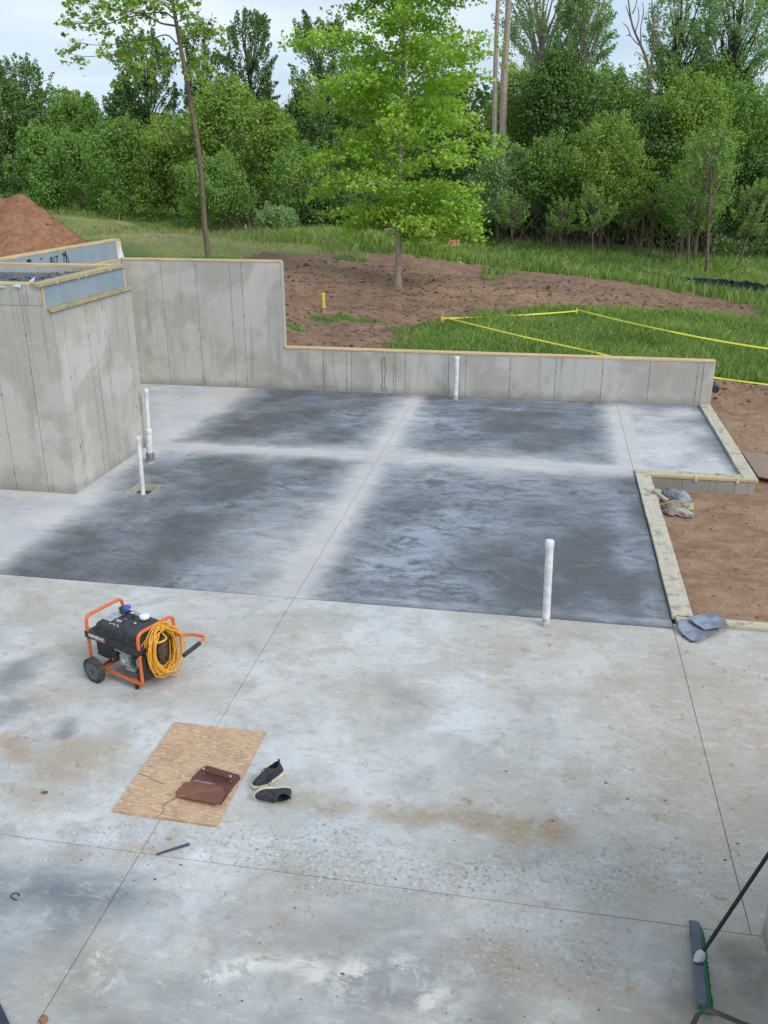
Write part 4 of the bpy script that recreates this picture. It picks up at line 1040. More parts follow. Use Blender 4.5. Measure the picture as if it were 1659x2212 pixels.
# the bright maple
def maple():
    base = hit(860, 618); b = np.array(base); rs = np.random.RandomState(11)
    e = empty('maple_tree', b); tag(e, 'bright green maple standing alone in the bare dirt in the middle of the photo', 'maple tree')
    y = float(b[1]); H = 13.5
    mb = MB()
    ax = [(0, 0, -.1)]+[tuple(PY(u, v, y)-b) for u, v in ((861, 520), (863, 420), (866, 300), (869, 180), (872, 60), (874, -80), (876, -240))]
    axs = smooth_path(ax, 4); mb.tube(axs, lambda q: .105*(1-.75*q)*(1+.35*math.exp(-q*40)), 10, False)
    axz = np.array([a[2] for a in axs]); axx = np.array([a[0] for a in axs])
    C = []; Nn = []
    def branch(z, a, Lh, rise, dens, r0=.03):
        s = np.array([np.interp(z, axz, axx), 0, z]); d = np.array([math.cos(a), math.sin(a), 0])
        e_ = s+d*Lh+np.array([0, 0, rise*Lh]); m = s+d*Lh*.45+np.array([0, 0, rise*Lh*.45+.13*Lh])
        path = smooth_path([s, m, e_], 5); mb.tube(path, r0, 4, False, .006)
        for k in range(int(dens*Lh)):
            t = rs.uniform(.22, 1.04); p = np.array(path[min(len(path)-1, int(t*(len(path)-1)))])
            sp = .16+.24*Lh*(.15+min(t, 1)*(1.12-min(t, 1)))*.9
            side = np.array([-d[1], d[0], 0])*rs.normal(0, sp)
            c = p+side+d*rs.normal(0, .18)+np.array([0, 0, rs.normal(.03, .11)])
            if rs.rand() < .35: mb.tube([p, c], .006, 3, False, .004)
            n = 14
            q = c+rs.normal(0, 1, (n, 3))*np.array([.16, .16, .075]); q[:, 2] -= rs.uniform(0, .08, n)
            C.append(q); Nn.append(np.tile([0, 0, 1.], (n, 1))+unit(q-c)*.25)
    ga = 2.4
    i = 0
    z = 1.55
    while z < H-.8:
        t = (z-1.5)/(H-1.5)
        Lm = np.interp(z, [1.5, 2.4, 3.4, 4.4, 5.6, 7, 8.6, 10.5, 12.5], [2.2, 2.9, 3.4, 3.1, 3.4, 3.5, 3.7, 3.6, 1.8])
        a = i*ga+rs.normal(0, .25); L_ = Lm*rs.uniform(.5, 1.12)
        dens = np.interp(z, [1.5, 3, 3.6, 4.4, 8, 10, 12], [8, 12, 8, 13, 18, 15, 10])*rs.uniform(.65, 1.45)
        branch(z, a, L_, np.interp(z, [1.5, 3, 6, 12], [-.02, .12, .45, 1.0])+rs.normal(0, .20), dens, .028)
        z += rs.uniform(.06, .22); i += 1
    for (u1, v1, z1) in ((720, 505, 2.25), (700, 395, 3.0), (655, 355, 3.6), (1045, 520, 2.1), (1030, 440, 2.9), (1052, 300, 5.1), (690, 330, 4.2), (1010, 480, 2.4), (760, 480, 2.0), (745, 500, 2.4), (1040, 470, 2.5), (970, 500, 2.1), (1000, 560, 1.9), (930, 560, 1.8)):
        p = PY(u1, v1, y)-b; L_ = abs(p[0]); branch(z1, 0.02+rs.normal(0, .2) if p[0] > 0 else PI+rs.normal(0, .2), L_, (p[2]-z1)/L_, 15, .022)
    C = np.concatenate(C); Nn = np.concatenate(Nn)
    V, F = star_leaves(rs, C, Nn, .135)
    r = np.repeat(np.clip(rs.normal(.5, .25, len(C)), 0, 1), 6)
    mesh_np('crown', V, F, M['leaf_maple'], e, attrs={'rnd': r})
    mb.build('trunk', M['bark_pale'], e, smooth=True)
    # dangling low sprays near the ground on the right
maple()
# leaning slender tree with sparse young leaves
def slender():
    y = 27.0; b = PY(451, 557, y); b[2] = float(tz(b[0], y)); rs = np.random.RandomState(21)
    e = empty('leaning_tree', b); tag(e, 'slender leaning young tree with sparse new leaves rising behind the tall concrete wall', 'tree')
    q = lambda x, yy: (86.4+.2604*x, .2604*yy)
    W = lambda x, yy, dy=0: PY(*q(x, yy), y+dy)-b
    mb = MB()
    tr = [(0, 0, -.1), W(1370, 1900), W(1325, 1327), W(1290, 1090), W(1250, 850), W(1200, 560), W(1150, 300), W(1110, 60), W(1095, -80), W(1080, -400)]
    mb.tube(smooth_path(tr, 4), lambda t: .088*(1-.5*t), 9, False)
    C = []
    def B(pts, r, dens, spread=.22, t0=.3, dy=None):
        dy = rs.uniform(-1.2, 1.2) if dy is None else dy
        n = len(pts); P_ = [W(px, py, dy*i/(n-1)) for i, (px, py) in enumerate(pts)]; path = smooth_path(P_, 5)
        mb.tube(path, r, 4, False, .006)
        for k in range(int(dens*.62)):
            t = t0+(1-t0)*rs.uniform(0, 1)**.8; p = np.array(path[int(t*(len(path)-1))])
            tip = p+rs.normal(0, 1, 3)*np.array([spread, spread, spread*.6])+np.array([-.1, 0, 0])
            mb.tube([p, (p+tip)/2+np.array([0, 0, .05]), tip], .006, 3, False, .004)
            m_ = rs.randint(4, 8); C.append(tip+rs.normal(0, 1, (m_, 3))*np.array([.08, .08, .05])-np.array([0, 0, .05]))
    B([(1130, 215), (1000, 190), (880, 125), (700, 90), (450, 40), (200, -20)], .03, 70, .32)
    B([(1110, 150), (1000, 100), (700, 150), (550, 200), (400, 195), (160, 190)], .026, 60, .26)
    B([(1140, 370), (1050, 290), (900, 330), (740, 350), (500, 375), (240, 345)], .022, 34, .16)
    B([(900, 330), (720, 430), (560, 455), (350, 470), (215, 430)], .014, 22, .14, .2)
    B([(1105, 100), (950, -10), (700, -20), (450, -60)], .026, 70, .4); B([(1100, 20), (900, -60), (600, -120), (200, -100)], .026, 70, .4)
    B([(1170, 470), (1120, 430), (1000, 440)], .014, 14, .2); B([(1150, 350), (1300, 300), (1420, 250), (1400, 350)], .016, 60, .3, .2)
    B([(1190, 540), (1300, 480), (1350, 540), (1380, 560)], .014, 30, .18, .2); B([(1200, 600), (1300, 600), (1360, 640)], .012, 18, .14, .2)
    B([(1160, 400), (1000, 480), (900, 440), (800, 420), (700, 460)], .014, 44, .24, .3); B([(1180, 480), (1000, 560), (880, 560), (780, 610), (790, 680)], .014, 50, .22, .35)
    B([(1140, 180), (1250, 150), (1350, 155), (1480, 190)], .012, 10, .12); B([(1130, 200), (1200, 120), (1240, 40), (1300, -10)], .012, 10, .12); B([(1340, 155), (1310, 110), (1340, 70)], .008, 6, .08)
    B([(1280, 1090), (1200, 1080), (1090, 1130), (1000, 1130), (870, 1150)], .014, 12, .12, .2); B([(1250, 860), (1240, 1060), (1260, 1090)], .008, 5, .08); B([(1080, 1120), (1010, 1060), (930, 1000)], .008, 9, .10)
    B([(1270, 1180), (1240, 1230)], .008, 1, .05); B([(1110, 60), (1150, 0), (1200, -60)], .02, 20, .3); B([(1100, 40), (1000, 10), (900, 20), (820, 0)], .016, 26, .25)
    C = np.concatenate(C); V, F = star_leaves(rs, C, np.tile([0, 0, 1.], (len(C), 1)), .150, .8)
    mesh_np('crown', V, F, M['leaf_red'], e, attrs={'rnd': np.repeat(rs.uniform(0, 1, len(C)), 6)})
    mb.build('trunk', M['bark'], e, smooth=True)
slender()

# ------------------------------------------------------------------ grass
def grass_field(name, label, regions, mat, seed, wid):
    rs = np.random.RandomState(seed); VV = []; RR = []
    for (x0, x1, y0, y1, n, h0, h1, fn) in regions:
        x = rs.uniform(x0, x1, n); y = rs.uniform(y0, y1, n)
        m = tmasks(x, y); p = (1-m[0])*(1-.8*m[3])*(fn(x, y, m) if fn else 1)
        inside = (x > -9.6) & (y < 19.15) & (x < 3.6)
        k = (rs.uniform(0, 1, n) < p) & (p > .12) & ~inside & ~((y < 20.4) & (x > 1.5))
        m1 = m[1][k]; x, y = x[k], y[k]; n2 = len(x)
        z = gz(x, y)-.02
        cl_ = fbm(x*.8, y*.8, 3, 6)
        h = (h0+(h1-h0)*rs.uniform(0, 1, n2))*(.55+.9*cl_)
        a = rs.uniform(0, 2*PI, n2); w = wid*rs.uniform(.6, 1.3, n2)*(1+(y-20)/45)
        lx = rs.normal(.05, .30, n2)*h; ly = rs.normal(-.02, .30, n2)*h
        P0 = np.stack([x, y, z], 1); da = np.stack([np.cos(a), np.sin(a), a*0], 1)*w[:, None]
        mid = P0+np.stack([lx*.35, ly*.35, h*.62], 1); tip = P0+np.stack([lx, ly, h*rs.uniform(.8, 1., n2)], 1)
        VV.append(np.stack([P0-da*.5, P0+da*.5, mid+da*.35, tip, mid-da*.35], 1).reshape(-1, 3))
        rv = np.clip(cl_*.8+rs.normal(0, .25, n2), 0, .9); rv = np.where(rs.uniform(0, 1, n2) < .05+.6*m1, 1., rv); RR.append(np.repeat(rv, 5))
    V = np.concatenate(VV); F = np.arange(len(V)).reshape(-1, 5)
    o = mesh_np(name, V, F, M[mat], attrs={'rnd': np.concatenate(RR)}); tag(o, label, 'grass', kind='stuff')
grass_field('tall_grass', 'tall green grass behind the low concrete wall inside the caution tape', [
    (-4.5, 9, 19.1, 30.5, 110000, .07, .27, None), (2, 9, 19.1, 26, 16000, .2, .42, None), (-8.5, -2, 19.2, 30, 16000, .08, .22, None)], 'grass', 5, .020)
grass_field('wood_edge_grass', 'tall green grass along the foot of the wood', [
    (-14, 13, 31, 52, 70000, .25, .62, lambda x, y, m: sstep(30, 37, y+.45*x+1.5*fbm(x*.5, y*.5, 2, 3))*(1-.9*m[1])), (-22, -6, 36, 56, 16000, .15, .45, lambda x, y, m: 1-.8*m[1]), (-50, -16, 50, 76, 26000, .2, .6, lambda x, y, m: 1-.75*m[1])], 'grass', 6, .026)
grass_field('meadow_grass', 'short dry meadow grass at left beside the wheel track', [
    (-34, -3, 26, 56, 60000, .04, .12, None)], 'grass_far', 7, .022)

# ------------------------------------------------------------------ things on the site
def shift(mb, o):
    mb.V = [(v[0]-o[0], v[1]-o[1], v[2]-o[2]) for v in mb.V]; return mb
def pipe(label, u0, v0, h, r, cap=True, collar=False, top_uv=None, z0=0., rough_base=True):
    b = PZ(u0, v0, 0); e = empty('vent_pipe', (b[0], b[1], z0)); tag(e, label, 'pipe', 'white plastic pipes standing in the slab')
    tx = 0.
    if top_uv: t = PY(top_uv[0], top_uv[1], b[1]); tx = float(t[0]-b[0]); h = float(t[2])-z0
    f = lambda z: (tx*z/h, 0, z)
    MB().tube([f(0), f(h*.5), f(h-.05)], r, 16).build('pipe_body', M['pvc'], e, smooth=True)
    if rough_base: MB().tube([f(0.001), f(.05), f(.10)], r*1.02, 16, True, r*1.02).build('dusty_foot', M['pvc_dirty'], e, smooth=True)
    c = f(h)
    MB().lathe([(r*1.13, -.075), (r*1.16, -.07), (r*1.16, -.012), (r*1.0, .004), (r*.6, .010)], c, n=18).build('cap', M['pvc'], e, smooth=True)
    if collar:
        MB().lathe([(r*1.3, 0), (r*1.33, .01), (r*1.33, .17), (r*1.22, .18)], (0, 0, 0), n=18).build('rubber_coupling', simple('taped rubber sleeve', (.10, .105, .12), .6, scale=25, col2=(.28, .28, .28)), e, smooth=True)
        MB().lathe([(r*1.42, 0), (r*1.42, .03)], (0, 0, 0), n=18).build('base_ring', M['pvc_dirty'], e, smooth=True)
    return e
pipe('tall white pipe standing at the front edge of the dark slab, right of centre', 1179, 1352, 1.0, .042, top_uv=(1188, 1168))
pipe('white pipe standing against the low back wall in the centre', 984, 862, .9, .052, top_uv=(986.5, 770))
pipe('white pipe rising out of the square timber lined pocket at left', 309, 1068, .9, .034, top_uv=(298.5, 944), z0=-.10)
pipe('short thick white pipe with dark rubber sleeve at its base near the concrete box', 326, 999, .6, .052, top_uv=(320, 927), collar=True)
pipe('tallest white pipe at left, right against the corner of the concrete box', 322.5, 968, 1.0, .038, top_uv=(315, 841))

# --- generator -----------------------------------------------------
orange = simple('orange powder coat', (.72, .155, .035), .38, scale=10, col2=(.62, .13, .03))
blackp = simple('black moulded plastic', (.022, .025, .03), .42, scale=20, col2=(.035, .038, .045))
blackm = simple('black painted steel', (.018, .019, .022), .5, scale=12, col2=(.04, .038, .034))
steelp = simple('grey green engine cover', (.34, .38, .37), .45, metal=.3, scale=14, col2=(.26, .30, .29))
rubber = simple('tyre rubber dusty', (.035, .035, .034), .8, scale=30, col2=(.09, .085, .075))
whitep = simple('white cap plastic', (.78, .80, .76), .4)
labelm = simple('pale sticker', (.42, .46, .52), .5, scale=40, col2=(.30, .33, .38))
GEN = empty('generator', (-3.546, 6.724, 0), R(-21.8)); tag(GEN, 'portable generator with orange tube frame and black tank, on two wheels', 'generator')
LG, DG, HG, ZB, RT = .70, .46, .625, .085, .0165
def gtube(name, pts, r=RT, m=orange, rad=.06): return MB().tube(rounded_path(pts, rad, 6), r, 12).build(name, m, GEN, smooth=True)
# end hoops continue down into the base rails
gtube('frame_hoop', [(-.10, 0, ZB), (0, 0, ZB), (0, 0, HG), (0, DG, HG), (0, DG, ZB), (-.10, DG, ZB)], rad=.075)
gtube('frame_hoop', [(-LG+.10, 0, ZB+.02), (-LG, 0, ZB+.02), (-LG, 0, HG), (-LG, DG, HG), (-LG, DG, ZB+.02), (-LG+.10, DG, ZB+.02)], rad=.075)
gtube('base_rail', [(-LG+.09, 0, ZB+.02), (-.09, 0, ZB)]); gtube('base_rail', [(-LG+.09, DG, ZB+.02), (-.09, DG, ZB)])
MB().box(-.60, -.53, 0, DG, ZB+.0, ZB+.03, .004).build('cross_member', orange, GEN)
MB().box(-.14, -.05, 0, DG, ZB-.004, ZB+.022, .004).build('cross_member', orange, GEN)
# axle and wheels
WX = -.545
MB().tube([(WX, -.10, .128), (WX, DG+.10, .128)], .009, 8).build('axle', blackm, GEN, smooth=True)
for sy in (-.10, DG+.10):
    mb = MB(); yy = sy; w_ = .032
    mb.lathe([(.070, -w_+.004), (.105, -w_), (.122, -w_*.6), (.128, 0), (.122, w_*.6), (.105, w_), (.070, w_-.004)], (WX, yy, .128), 'y', 28)
    tyre = mb.build('wheel', rubber, GEN, smooth=True)
    MB().lathe([(.062, -w_-.001), (.085, -w_-.002), (.085, w_+.002), (.062, w_+.001)], (WX, yy, .128), 'y', 24).build('rim', simple('grey plastic rim', (.10, .115, .13), .5), tyre, smooth=True)
    MB().lathe([(.018, -w_-.014), (.020, -w_-.012), (.020, w_+.012), (.018, w_+.014)], (WX, yy, .128), 'y', 14).build('hub', blackp, tyre, smooth=True)
    MB().lathe([(.006, -w_-.019), (.007, -w_-.015), (.007, w_+.015), (.006, w_+.019)], (WX, yy, .128), 'y', 8).build('axle_nut', simple('zinc', (.55, .55, .53), .35, metal=.7), tyre)
    tr = MB()
    for k in range(34):
        a = 2*PI*k/34; c, s = math.cos(a), math.sin(a)
        for q in (-1, 1):
            y0 = yy+q*.016; rr = .1285; t = .005
            aa = a+q*.04; c, s = math.cos(aa), math.sin(aa); tx, tz_ = -s, c
            pts = []
            for (dt, dr) in ((-t, -.006), (t, -.006), (t, .003), (-t, .003)):
                for dy in (-.012, .012): pts.append((WX+c*(rr+dr)+tx*dt, y0+dy, .128+s*(rr+dr)+tz_*dt))
            tr.add(pts, [(0, 2, 3, 1), (2, 4, 5, 3), (4, 6, 7, 5), (6, 0, 1, 7), (0, 6, 4, 2), (1, 3, 5, 7)])
    tr.build('tread', rubber, tyre)['kind'] = 'stuff'
for yy in (.02, DG-.02):
    MB().box(-.125, -.085, yy-.022, yy+.022, .045, ZB-.010, .003).lathe([(.020, 0), (.022, .006), (.020, .045), (.012, .05)], (-.105, yy, .0), n=12).build('rubber_foot', blackm, GEN)
# black tray bands between hoops
MB().box(-LG-.022, .02, -.023, -.012, .400, .470, .003).build('side_band', blackm, GEN)
MB().box(-LG-.022, .02, DG+.012, DG+.023, .400, .470, .003).build('side_band', blackm, GEN)
MB().box(-LG-.024, -LG+.02, -.010, DG+.010, .405, .462, .003).build('end_band', blackm, GEN)
MB().box(-.018, .022, -.010, DG+.010, .405, .462, .003).build('end_band', blackm, GEN)
# fuel tank : stacked rounded rings
def ring(x0, x1, y0, y1, z, c, n=5):
    P_ = []
    for (cx, cy, a0) in ((x1-c, y0+c, -90), (x1-c, y1-c, 0), (x0+c, y1-c, 90), (x0+c, y0+c, 180)):
        for k in range(n): a = R(a0+90*k/(n-1)); P_.append((cx+c*math.cos(a), cy+c*math.sin(a), z))
    return P_
tk = MB(); rr_ = []
for (i, z, c) in ((.0, .452, .03), (0, .462, .03), (.018, .466, .04), (.030, .505, .05), (.045, .545, .05), (.066, .562, .05), (.10, .568, .04)):
    rr_.append(ring(-LG+.02+i, -.02-i, -.004+i, DG+.004-i, z, c))
V = [p for r_ in rr_ for p in r_]; n = len(rr_[0]); F = [tuple(range(n-1, -1, -1)), tuple(range((len(rr_)-1)*n, len(rr_)*n))]
for k in range(len(rr_)-1):
    for j in range(n): F.append((k*n+j, k*n+(j+1) % n, (k+1)*n+(j+1) % n, (k+1)*n+j))
tk.add(V, F); tank = tk.build('fuel_tank', blackp, GEN, smooth=True)
for k in range(5):
    x = -.60+k*.118
    MB().box(x, x+.055, .020, .060, .50, .556, .012).build('tank_rib', blackp, tank)
MB().lathe([(.050, .566), (.054, .570), (.052, .580), (.044, .582)], (-.25, .33, 0), n=20).build('cap_seat', blackp, tank, smooth=True)
MB().lathe([(.046, .580), (.050, .584), (.050, .604), (.044, .611), (.0, .613)], (-.25, .33, 0), n=14).build('fuel_cap', whitep, tank)
MB().lathe([(.036, .566), (.038, .572), (.026, .573), (.024, .570)], (-.26, .215, 0), n=18).build('fuel_gauge', blackp, tank, smooth=True)
MB().lathe([(.013, .570), (.012, .577)], (-.26, .215, 0), n=12).build('gauge_needle', simple('ivory gauge', (.55, .5, .36), .5), tank)
def sticker(x0, x1, y0, y1, m=labelm): MB().box(x0, x1, y0, y1, .568, .5696).build('sticker', m, tank)
for k in range(2):
    for j in range(3): sticker(-.605+k*.055, -.554+k*.055, .12+j*.065, .18+j*.065)
for k in range(4):
    for j in range(2): sticker(-.47+k*.046, -.428+k*.046, .345+j*.032, .373+j*.032, simple('white sticker', (.55, .58, .6), .5) if k+j == 0 else labelm)
sticker(-.47, -.40, .16, .19); sticker(-.42, -.39, .22, .24)
for k in range(5): MB().box(-.47+k*.026, -.458+k*.026, .085+.014*(k % 2), .098+.014*(k % 2), .5675, .5690).build('icon', whitep, tank)
MB().box(-.45, -.39, .14, .15, .568, .5697).build('red_line', simple('dull red print', (.35, .06, .05), .5), tank)
MB().tube(smooth_path([(-.37, .30, .585), (-.40, .25, .577), (-.37, .15, .575), (-.27, .08, .573), (-.19, .03, .565), (-.14, -.006, .53), (-.13, -.02, .47)], 4), .0045, 6).build('breather_hose', blackm, tank, smooth=True)
MB().tube([(-.37, .30, .57), (-.37, .30, .60)], .016, 10).build('hose_fitting', blackm, tank, smooth=True)
# maker's lettering as on the machine
t = text_mesh('lettering', 'GENERAC', .048, simple('white lettering', (.8, .8, .8), .5), GEN, (-.665, -.0237, .428), (R(90), 0, 0), bold=.0012)
t.scale = (1.05, 1, 1)
MB().box(-.60, -.44, -.0245, -.0236, .414, .420).build('underline', orange, GEN)
# alternator cover, engine
def cover(x0, x1, y0, y1, z0, z1, m, name, b=.02): return MB().box(x0, x1, y0, y1, z0, z1, b).build(name, m, GEN, smooth=False)
cv = cover(-.66, -.385, .03, .36, .175, .400, blackm, 'alternator_cover', .035)
for (x, z) in ((-.63, .25), (-.42, .22)): MB().lathe([(.006, -.003), (.006, .002)], (x, .029, z), 'y', 8).build('screw', whitep, cv)
MB().lathe([(.10, .0), (.115, .02), (.115, .05), (.09, .07)], (-.395, .19, .27), 'x', 20).build('fan_housing', blackp, GEN, smooth=True)
MB().box(-.33, -.16, .06, .40, ZB+.025, .31, .02).build('engine_block', simple('cast engine metal', (.12, .13, .13), .55, metal=.4, scale=18, col2=(.05, .05, .05)), GEN)
ac = cover(-.29, -.155, -.005, .07, .215, .345, steelp, 'air_filter_cover', .016)
MB().lathe([(.020, -.006), (.022, -.002)], (-.222, -.006, .28), 'y', 14).build('knob', simple('pale badge', (.5, .62, .62), .4), ac)
MB().box(-.222, -.10, .0, .09, .185, .212, .004).box(-.165, -.155, -.003, .08, .19, .36).build('bracket', steelp, GEN)
MB().tube([(-.33, .0, .375), (-.26, -.0, .37), (-.12, .0, .36)], .010, 8).build('fuel_valve', steelp, GEN, smooth=True)
for k in range(7): MB().box(-.32, -.14, .075, .36, .315+k*.011, .319+k*.011).build('cooling_fin', steelp, GEN)
cb = MB().box(-.105, .005, .04, .235, ZB+.0, .36, .02).build('starter_housing', blackp, GEN)
MB().box(-.095, -.012, .02, .06, ZB-.0, .19, .012).build('lower_guard', blackp, cb)
MB().lathe([(.016, 0), (.020, .02), (.020, .07), (.012, .09)], (-.045, .015, .26), n=12).build('dipstick', simple('grey grip', (.25, .27, .23), .6), GEN, smooth=True)
MB().box(-.10, -.01, .26, .44, .14, .38, .02).build('muffler', simple('muffler metal', (.10, .09, .08), .6, metal=.5, scale=20, col2=(.2, .15, .1)), GEN)
MB().box(-.50, -.14, .40, .445, .19, .40, .01).build('control_panel', blackm, GEN)
# pull handle
hd = gtube('handle', [(.0, .425, .455), (.10, .425, .445), (.19, .50, .45), (.345, .53, .455), (.385, .40, .455), (.405, .19, .45)], .0155, orange, .06)
MB().tube([(.384, .405, .455), (.408, .165, .449)], .022, 12).build('grip', blackp, hd, smooth=True)
MB().box(-.006, .03, .40, .445, .43, .48, .004).build('hinge_plate', blackm, hd)
# blue capped plug lying on the tank
def world_of(o, p): return np.array(Matrix.Translation(o.location)@Matrix.Rotation(o.rotation_euler.z, 4, 'Z')@Vector(p))
bluem = simple('blue plastic', (.03, .09, .48), .35)
pl = empty('power_plug', tuple(world_of(GEN, (-.53, .31, .570))), R(-21.8)); pl.scale = (.78, .78, .78); tag(pl, 'blue and black locking plug resting on top of the generator tank', 'plug')
MB().tube([(-.02, .055, .045), (.02, .115, .043)], .034, 14, True, .026).build('body', bluem, pl, smooth=True)
MB().lathe([(.024, -.02), (.036, -.015), (.038, .03), (.030, .045)], (.015, .02, .036), 'y', 14).build('collar', bluem, pl, smooth=True)
MB().tube([(.018, .01, .034), (.04, -.05, .026)], .031, 12, True, .022).build('cord_grip', blackp, pl, smooth=True)
MB().tube(smooth_path([(-.03, .03, .045), (-.06, .0, .04), (-.05, .05, .05), (-.02, .05, .05)], 4), .012, 8).build('strap', blackp, pl, smooth=True)
MB().tube([(-.09, .03, .03), (-.05, .03, .035), (-.03, .0, .03)], .014, 8).build('cap', blackp, pl, smooth=True)
# yellow extension cord hanging over the hoop
yel = simple('yellow cord jacket', (.78, .40, .035), .45, scale=30, col2=(.70, .33, .03))
cd = empty('extension_cord', tuple(world_of(GEN, (.05, .2, .1))), R(-21.8)); tag(cd, 'yellow extension cord coiled in loops and hung on the right end of the generator', 'extension cord')
rs = np.random.RandomState(3); cm = MB(); pts = []
o_ = np.array([.05, .2, .1])
NL = 19
for k in range(NL):
    cy_, cz_ = .245+rs.normal(0, .018), .375+rs.normal(0, .012)
    ay, az = .175+rs.normal(0, .024), .235+rs.normal(0, .014); x0 = .020+.075*rs.rand(); ph = rs.normal(0, .12); tw = rs.normal(0, .035)
    sq = rs.uniform(-.3, .3)
    for j in range(20):
        a = 2*PI*j/20+PI/2; y = cy_+ay*math.cos(a+ph)*(1+.25*sq*math.sin(a)); z = cz_+az*math.sin(a)+(.02*math.sin(3*a+k))
        if k < 3: z -= .03*(k+1)*.5*max(0, -math.sin(a))
        xx = x0+tw*math.cos(a)+.03*max(0, -math.sin(a))*rs.uniform(.7, 1.1)
        if z > HG-.09: xx = xx*.65+.008
        pts.append(np.array([xx, y, z])-o_)
cm.tube(smooth_path(pts, 2), .0062, 6)
cm.build('cord_loops', yel, cd, smooth=True)
lp_ = [(.075, .30, .22), (.09, .38, .12), (.09, .40, .055), (.085, .33, .05), (.07, .24, .12), (.06, .2, .22)]
MB().tube(smooth_path([np.array(p)-o_ for p in lp_], 6), .0062, 6).build('loose_loop', yel, cd, smooth=True)
tie = MB().tube(smooth_path([np.array(p)-o_ for p in ((.02, .10, .50), (.11, .16, .50), (.12, .24, .51), (.03, .27, .53))], 5), .010, 8).build('cord_wrap', yel, cd, smooth=True)
MB().box(.04, .08, .02, .05, .17, .21, .006).build('socket', blackp, cd)

# --- OSB board -------------------------------------------------------
def osb_mat():
    m, nt, b, out = newmat('osb board'); N = NT(nt); p = N.obj()
    def strand(rot, off, sc=(13, 62, 1)): return N.noise(N.map(p, sc, off, (0, 0, rot)), 1.0, 3, .55, .25)
    f1, f2, f3, f4 = strand(.5, (0, 0, 0)), strand(-.7, (5, 1, 0)), strand(1.45, (2, 8, 0), (15, 70, 1)), strand(2.4, (9, 3, 0), (10, 48, 1))
    c = N.mix(N.rng(N.noise(p, 3.5, 4), .38, .64), (.50, .33, .21), (.39, .25, .165))
    c = N.mix(N.rng(f1, .54, .60, 0, .8), c, (.62, .45, .28)); c = N.mix(N.rng(f2, .56, .62, 0, .8), c, (.50, .33, .20))
    c = N.mix(N.rng(f3, .57, .62, 0, .85), c, (.64, .49, .31)); c = N.mix(N.rng(f4, .60, .65, 0, .8), c, (.31, .19, .115))
    c = N.mix(N.rng(N.noise(N.map(p, (1, 1, 1), (4, 4, 0)), 8, 6, .7), .60, .74, 0, .6), c, (.27, .18, .12))
    f = N.math('ADD', f1, f3)
    N.put(b.inputs['Base Color'], c); b.inputs['Roughness'].default_value = .8
    N.put(b.inputs['Normal'], N.bump(f, .25, .002)); return m
oc = [PZ(u, v, .017) for u, v in ((242, 1751), (468, 1784), (575, 1581), (377, 1559))]
ctr = sum(oc)/4; ob = empty('osb_board', (ctr[0], ctr[1], 0)); tag(ob, 'rectangular sheet of cracked chipboard lying on the pale slab', 'board')
bd = MB().prism([(p[0]-ctr[0], p[1]-ctr[1]) for p in oc], .001, .017).build('sheet', osb_mat(), ob)
def lerp(a, b, t): return a*(1-t)+b*t
def obp(s, t):   # s across (0 left..1 right), t near..far
    return lerp(lerp(oc[0], oc[1], s), lerp(oc[3], oc[2], s), t)-np.array([ctr[0], ctr[1], 0])
rn = random.Random(4)
for path in ([(.43, 0), (.46, .05), (.43, .12), (.50, .2), (.52, .3), (.56, .38)], [(0.0, .38), (.08, .37), (.15, .345), (.22, .33), (.30, .31)]):
    ck = MB(); P_ = smooth_path([obp(s, t) for s, t in path], 3)
    for a, b_ in zip(P_[:-1], P_[1:]):
        w_ = rn.uniform(.004, .009); d_ = np.array([-(b_-a)[1], (b_-a)[0], 0]); d_ = d_/np.linalg.norm(d_)*w_/2
        ck.add([tuple(a+d_+[0, 0, .0006]), tuple(a-d_+[0, 0, .0006]), tuple(b_-d_+[0, 0, .0006]), tuple(b_+d_+[0, 0, .0006])], [(0, 1, 2, 3)])
    ck.build('crack', crackm, ob)

# --- kneeboards ------------------------------------------------------
def rust_mat(name, c1, c2, c3):
    m, nt, b, out = newmat(name); N = NT(nt); p = N.obj()
    c = N.mix(N.rng(N.noise(p, 9, 5, .6), .35, .65), c1, c2)
    c = N.mix(N.rng(N.noise(N.map(p, (1, 1, 1), (3, 3, 3)), 26, 6, .7), .60, .70, 0, .75), c, c3)
    N.put(b.inputs['Base Color'], c); b.inputs['Roughness'].default_value = .5; b.inputs['Metallic'].default_value = .15
    N.put(b.inputs['Normal'], N.bump(N.noise(p, 60, 3), .2, .001)); return m
rust = rust_mat('rusty sheet steel', (.25, .095, .05), (.17, .065, .045), (.38, .30, .27))
rustd = rust_mat('dark rusty sheet steel', (.095, .036, .026), (.13, .05, .034), (.22, .15, .12))
slate = rust_mat('cement dusted sheet steel', (.27, .31, .40), (.16, .165, .20), (.14, .085, .08))
k3 = lambda x, y: ((420+x*.13261)/1.15732, (1880+y*.13261)/1.15732)
def plate(pix, zf, t=.004):
    """pix: outline seen in the photo; zf: height of each corner"""
    return [PZ(*k3(x, y), z) for (x, y), z in zip(pix, zf)]
def solid_plate(P_, t, name, mat, par, org, smooth=False, bulge=None):
    V = [tuple(p-org) for p in P_]+[tuple(p-org-np.array([0, 0, t])) for p in P_]; n = len(P_)
    c1 = sum(P_)/n-org; V += [tuple(c1), tuple(c1-np.array([0, 0, t]))]
    F = []
    for i in range(n): j = (i+1) % n; F += [(i, j, 2*n), (n+j, n+i, 2*n+1), (i, n+i, n+j, j)]
    return mesh_np(name, V, F, mat, par)
A = plate([(1000, 985), (1215, 690), (1225, 660), (1368, 500), (1340, 432), (745, 252), (650, 282), (465, 462), (420, 560), (700, 900)], [.022, .022, .022, .024, .024, .024, .024, .023, .023, .022])
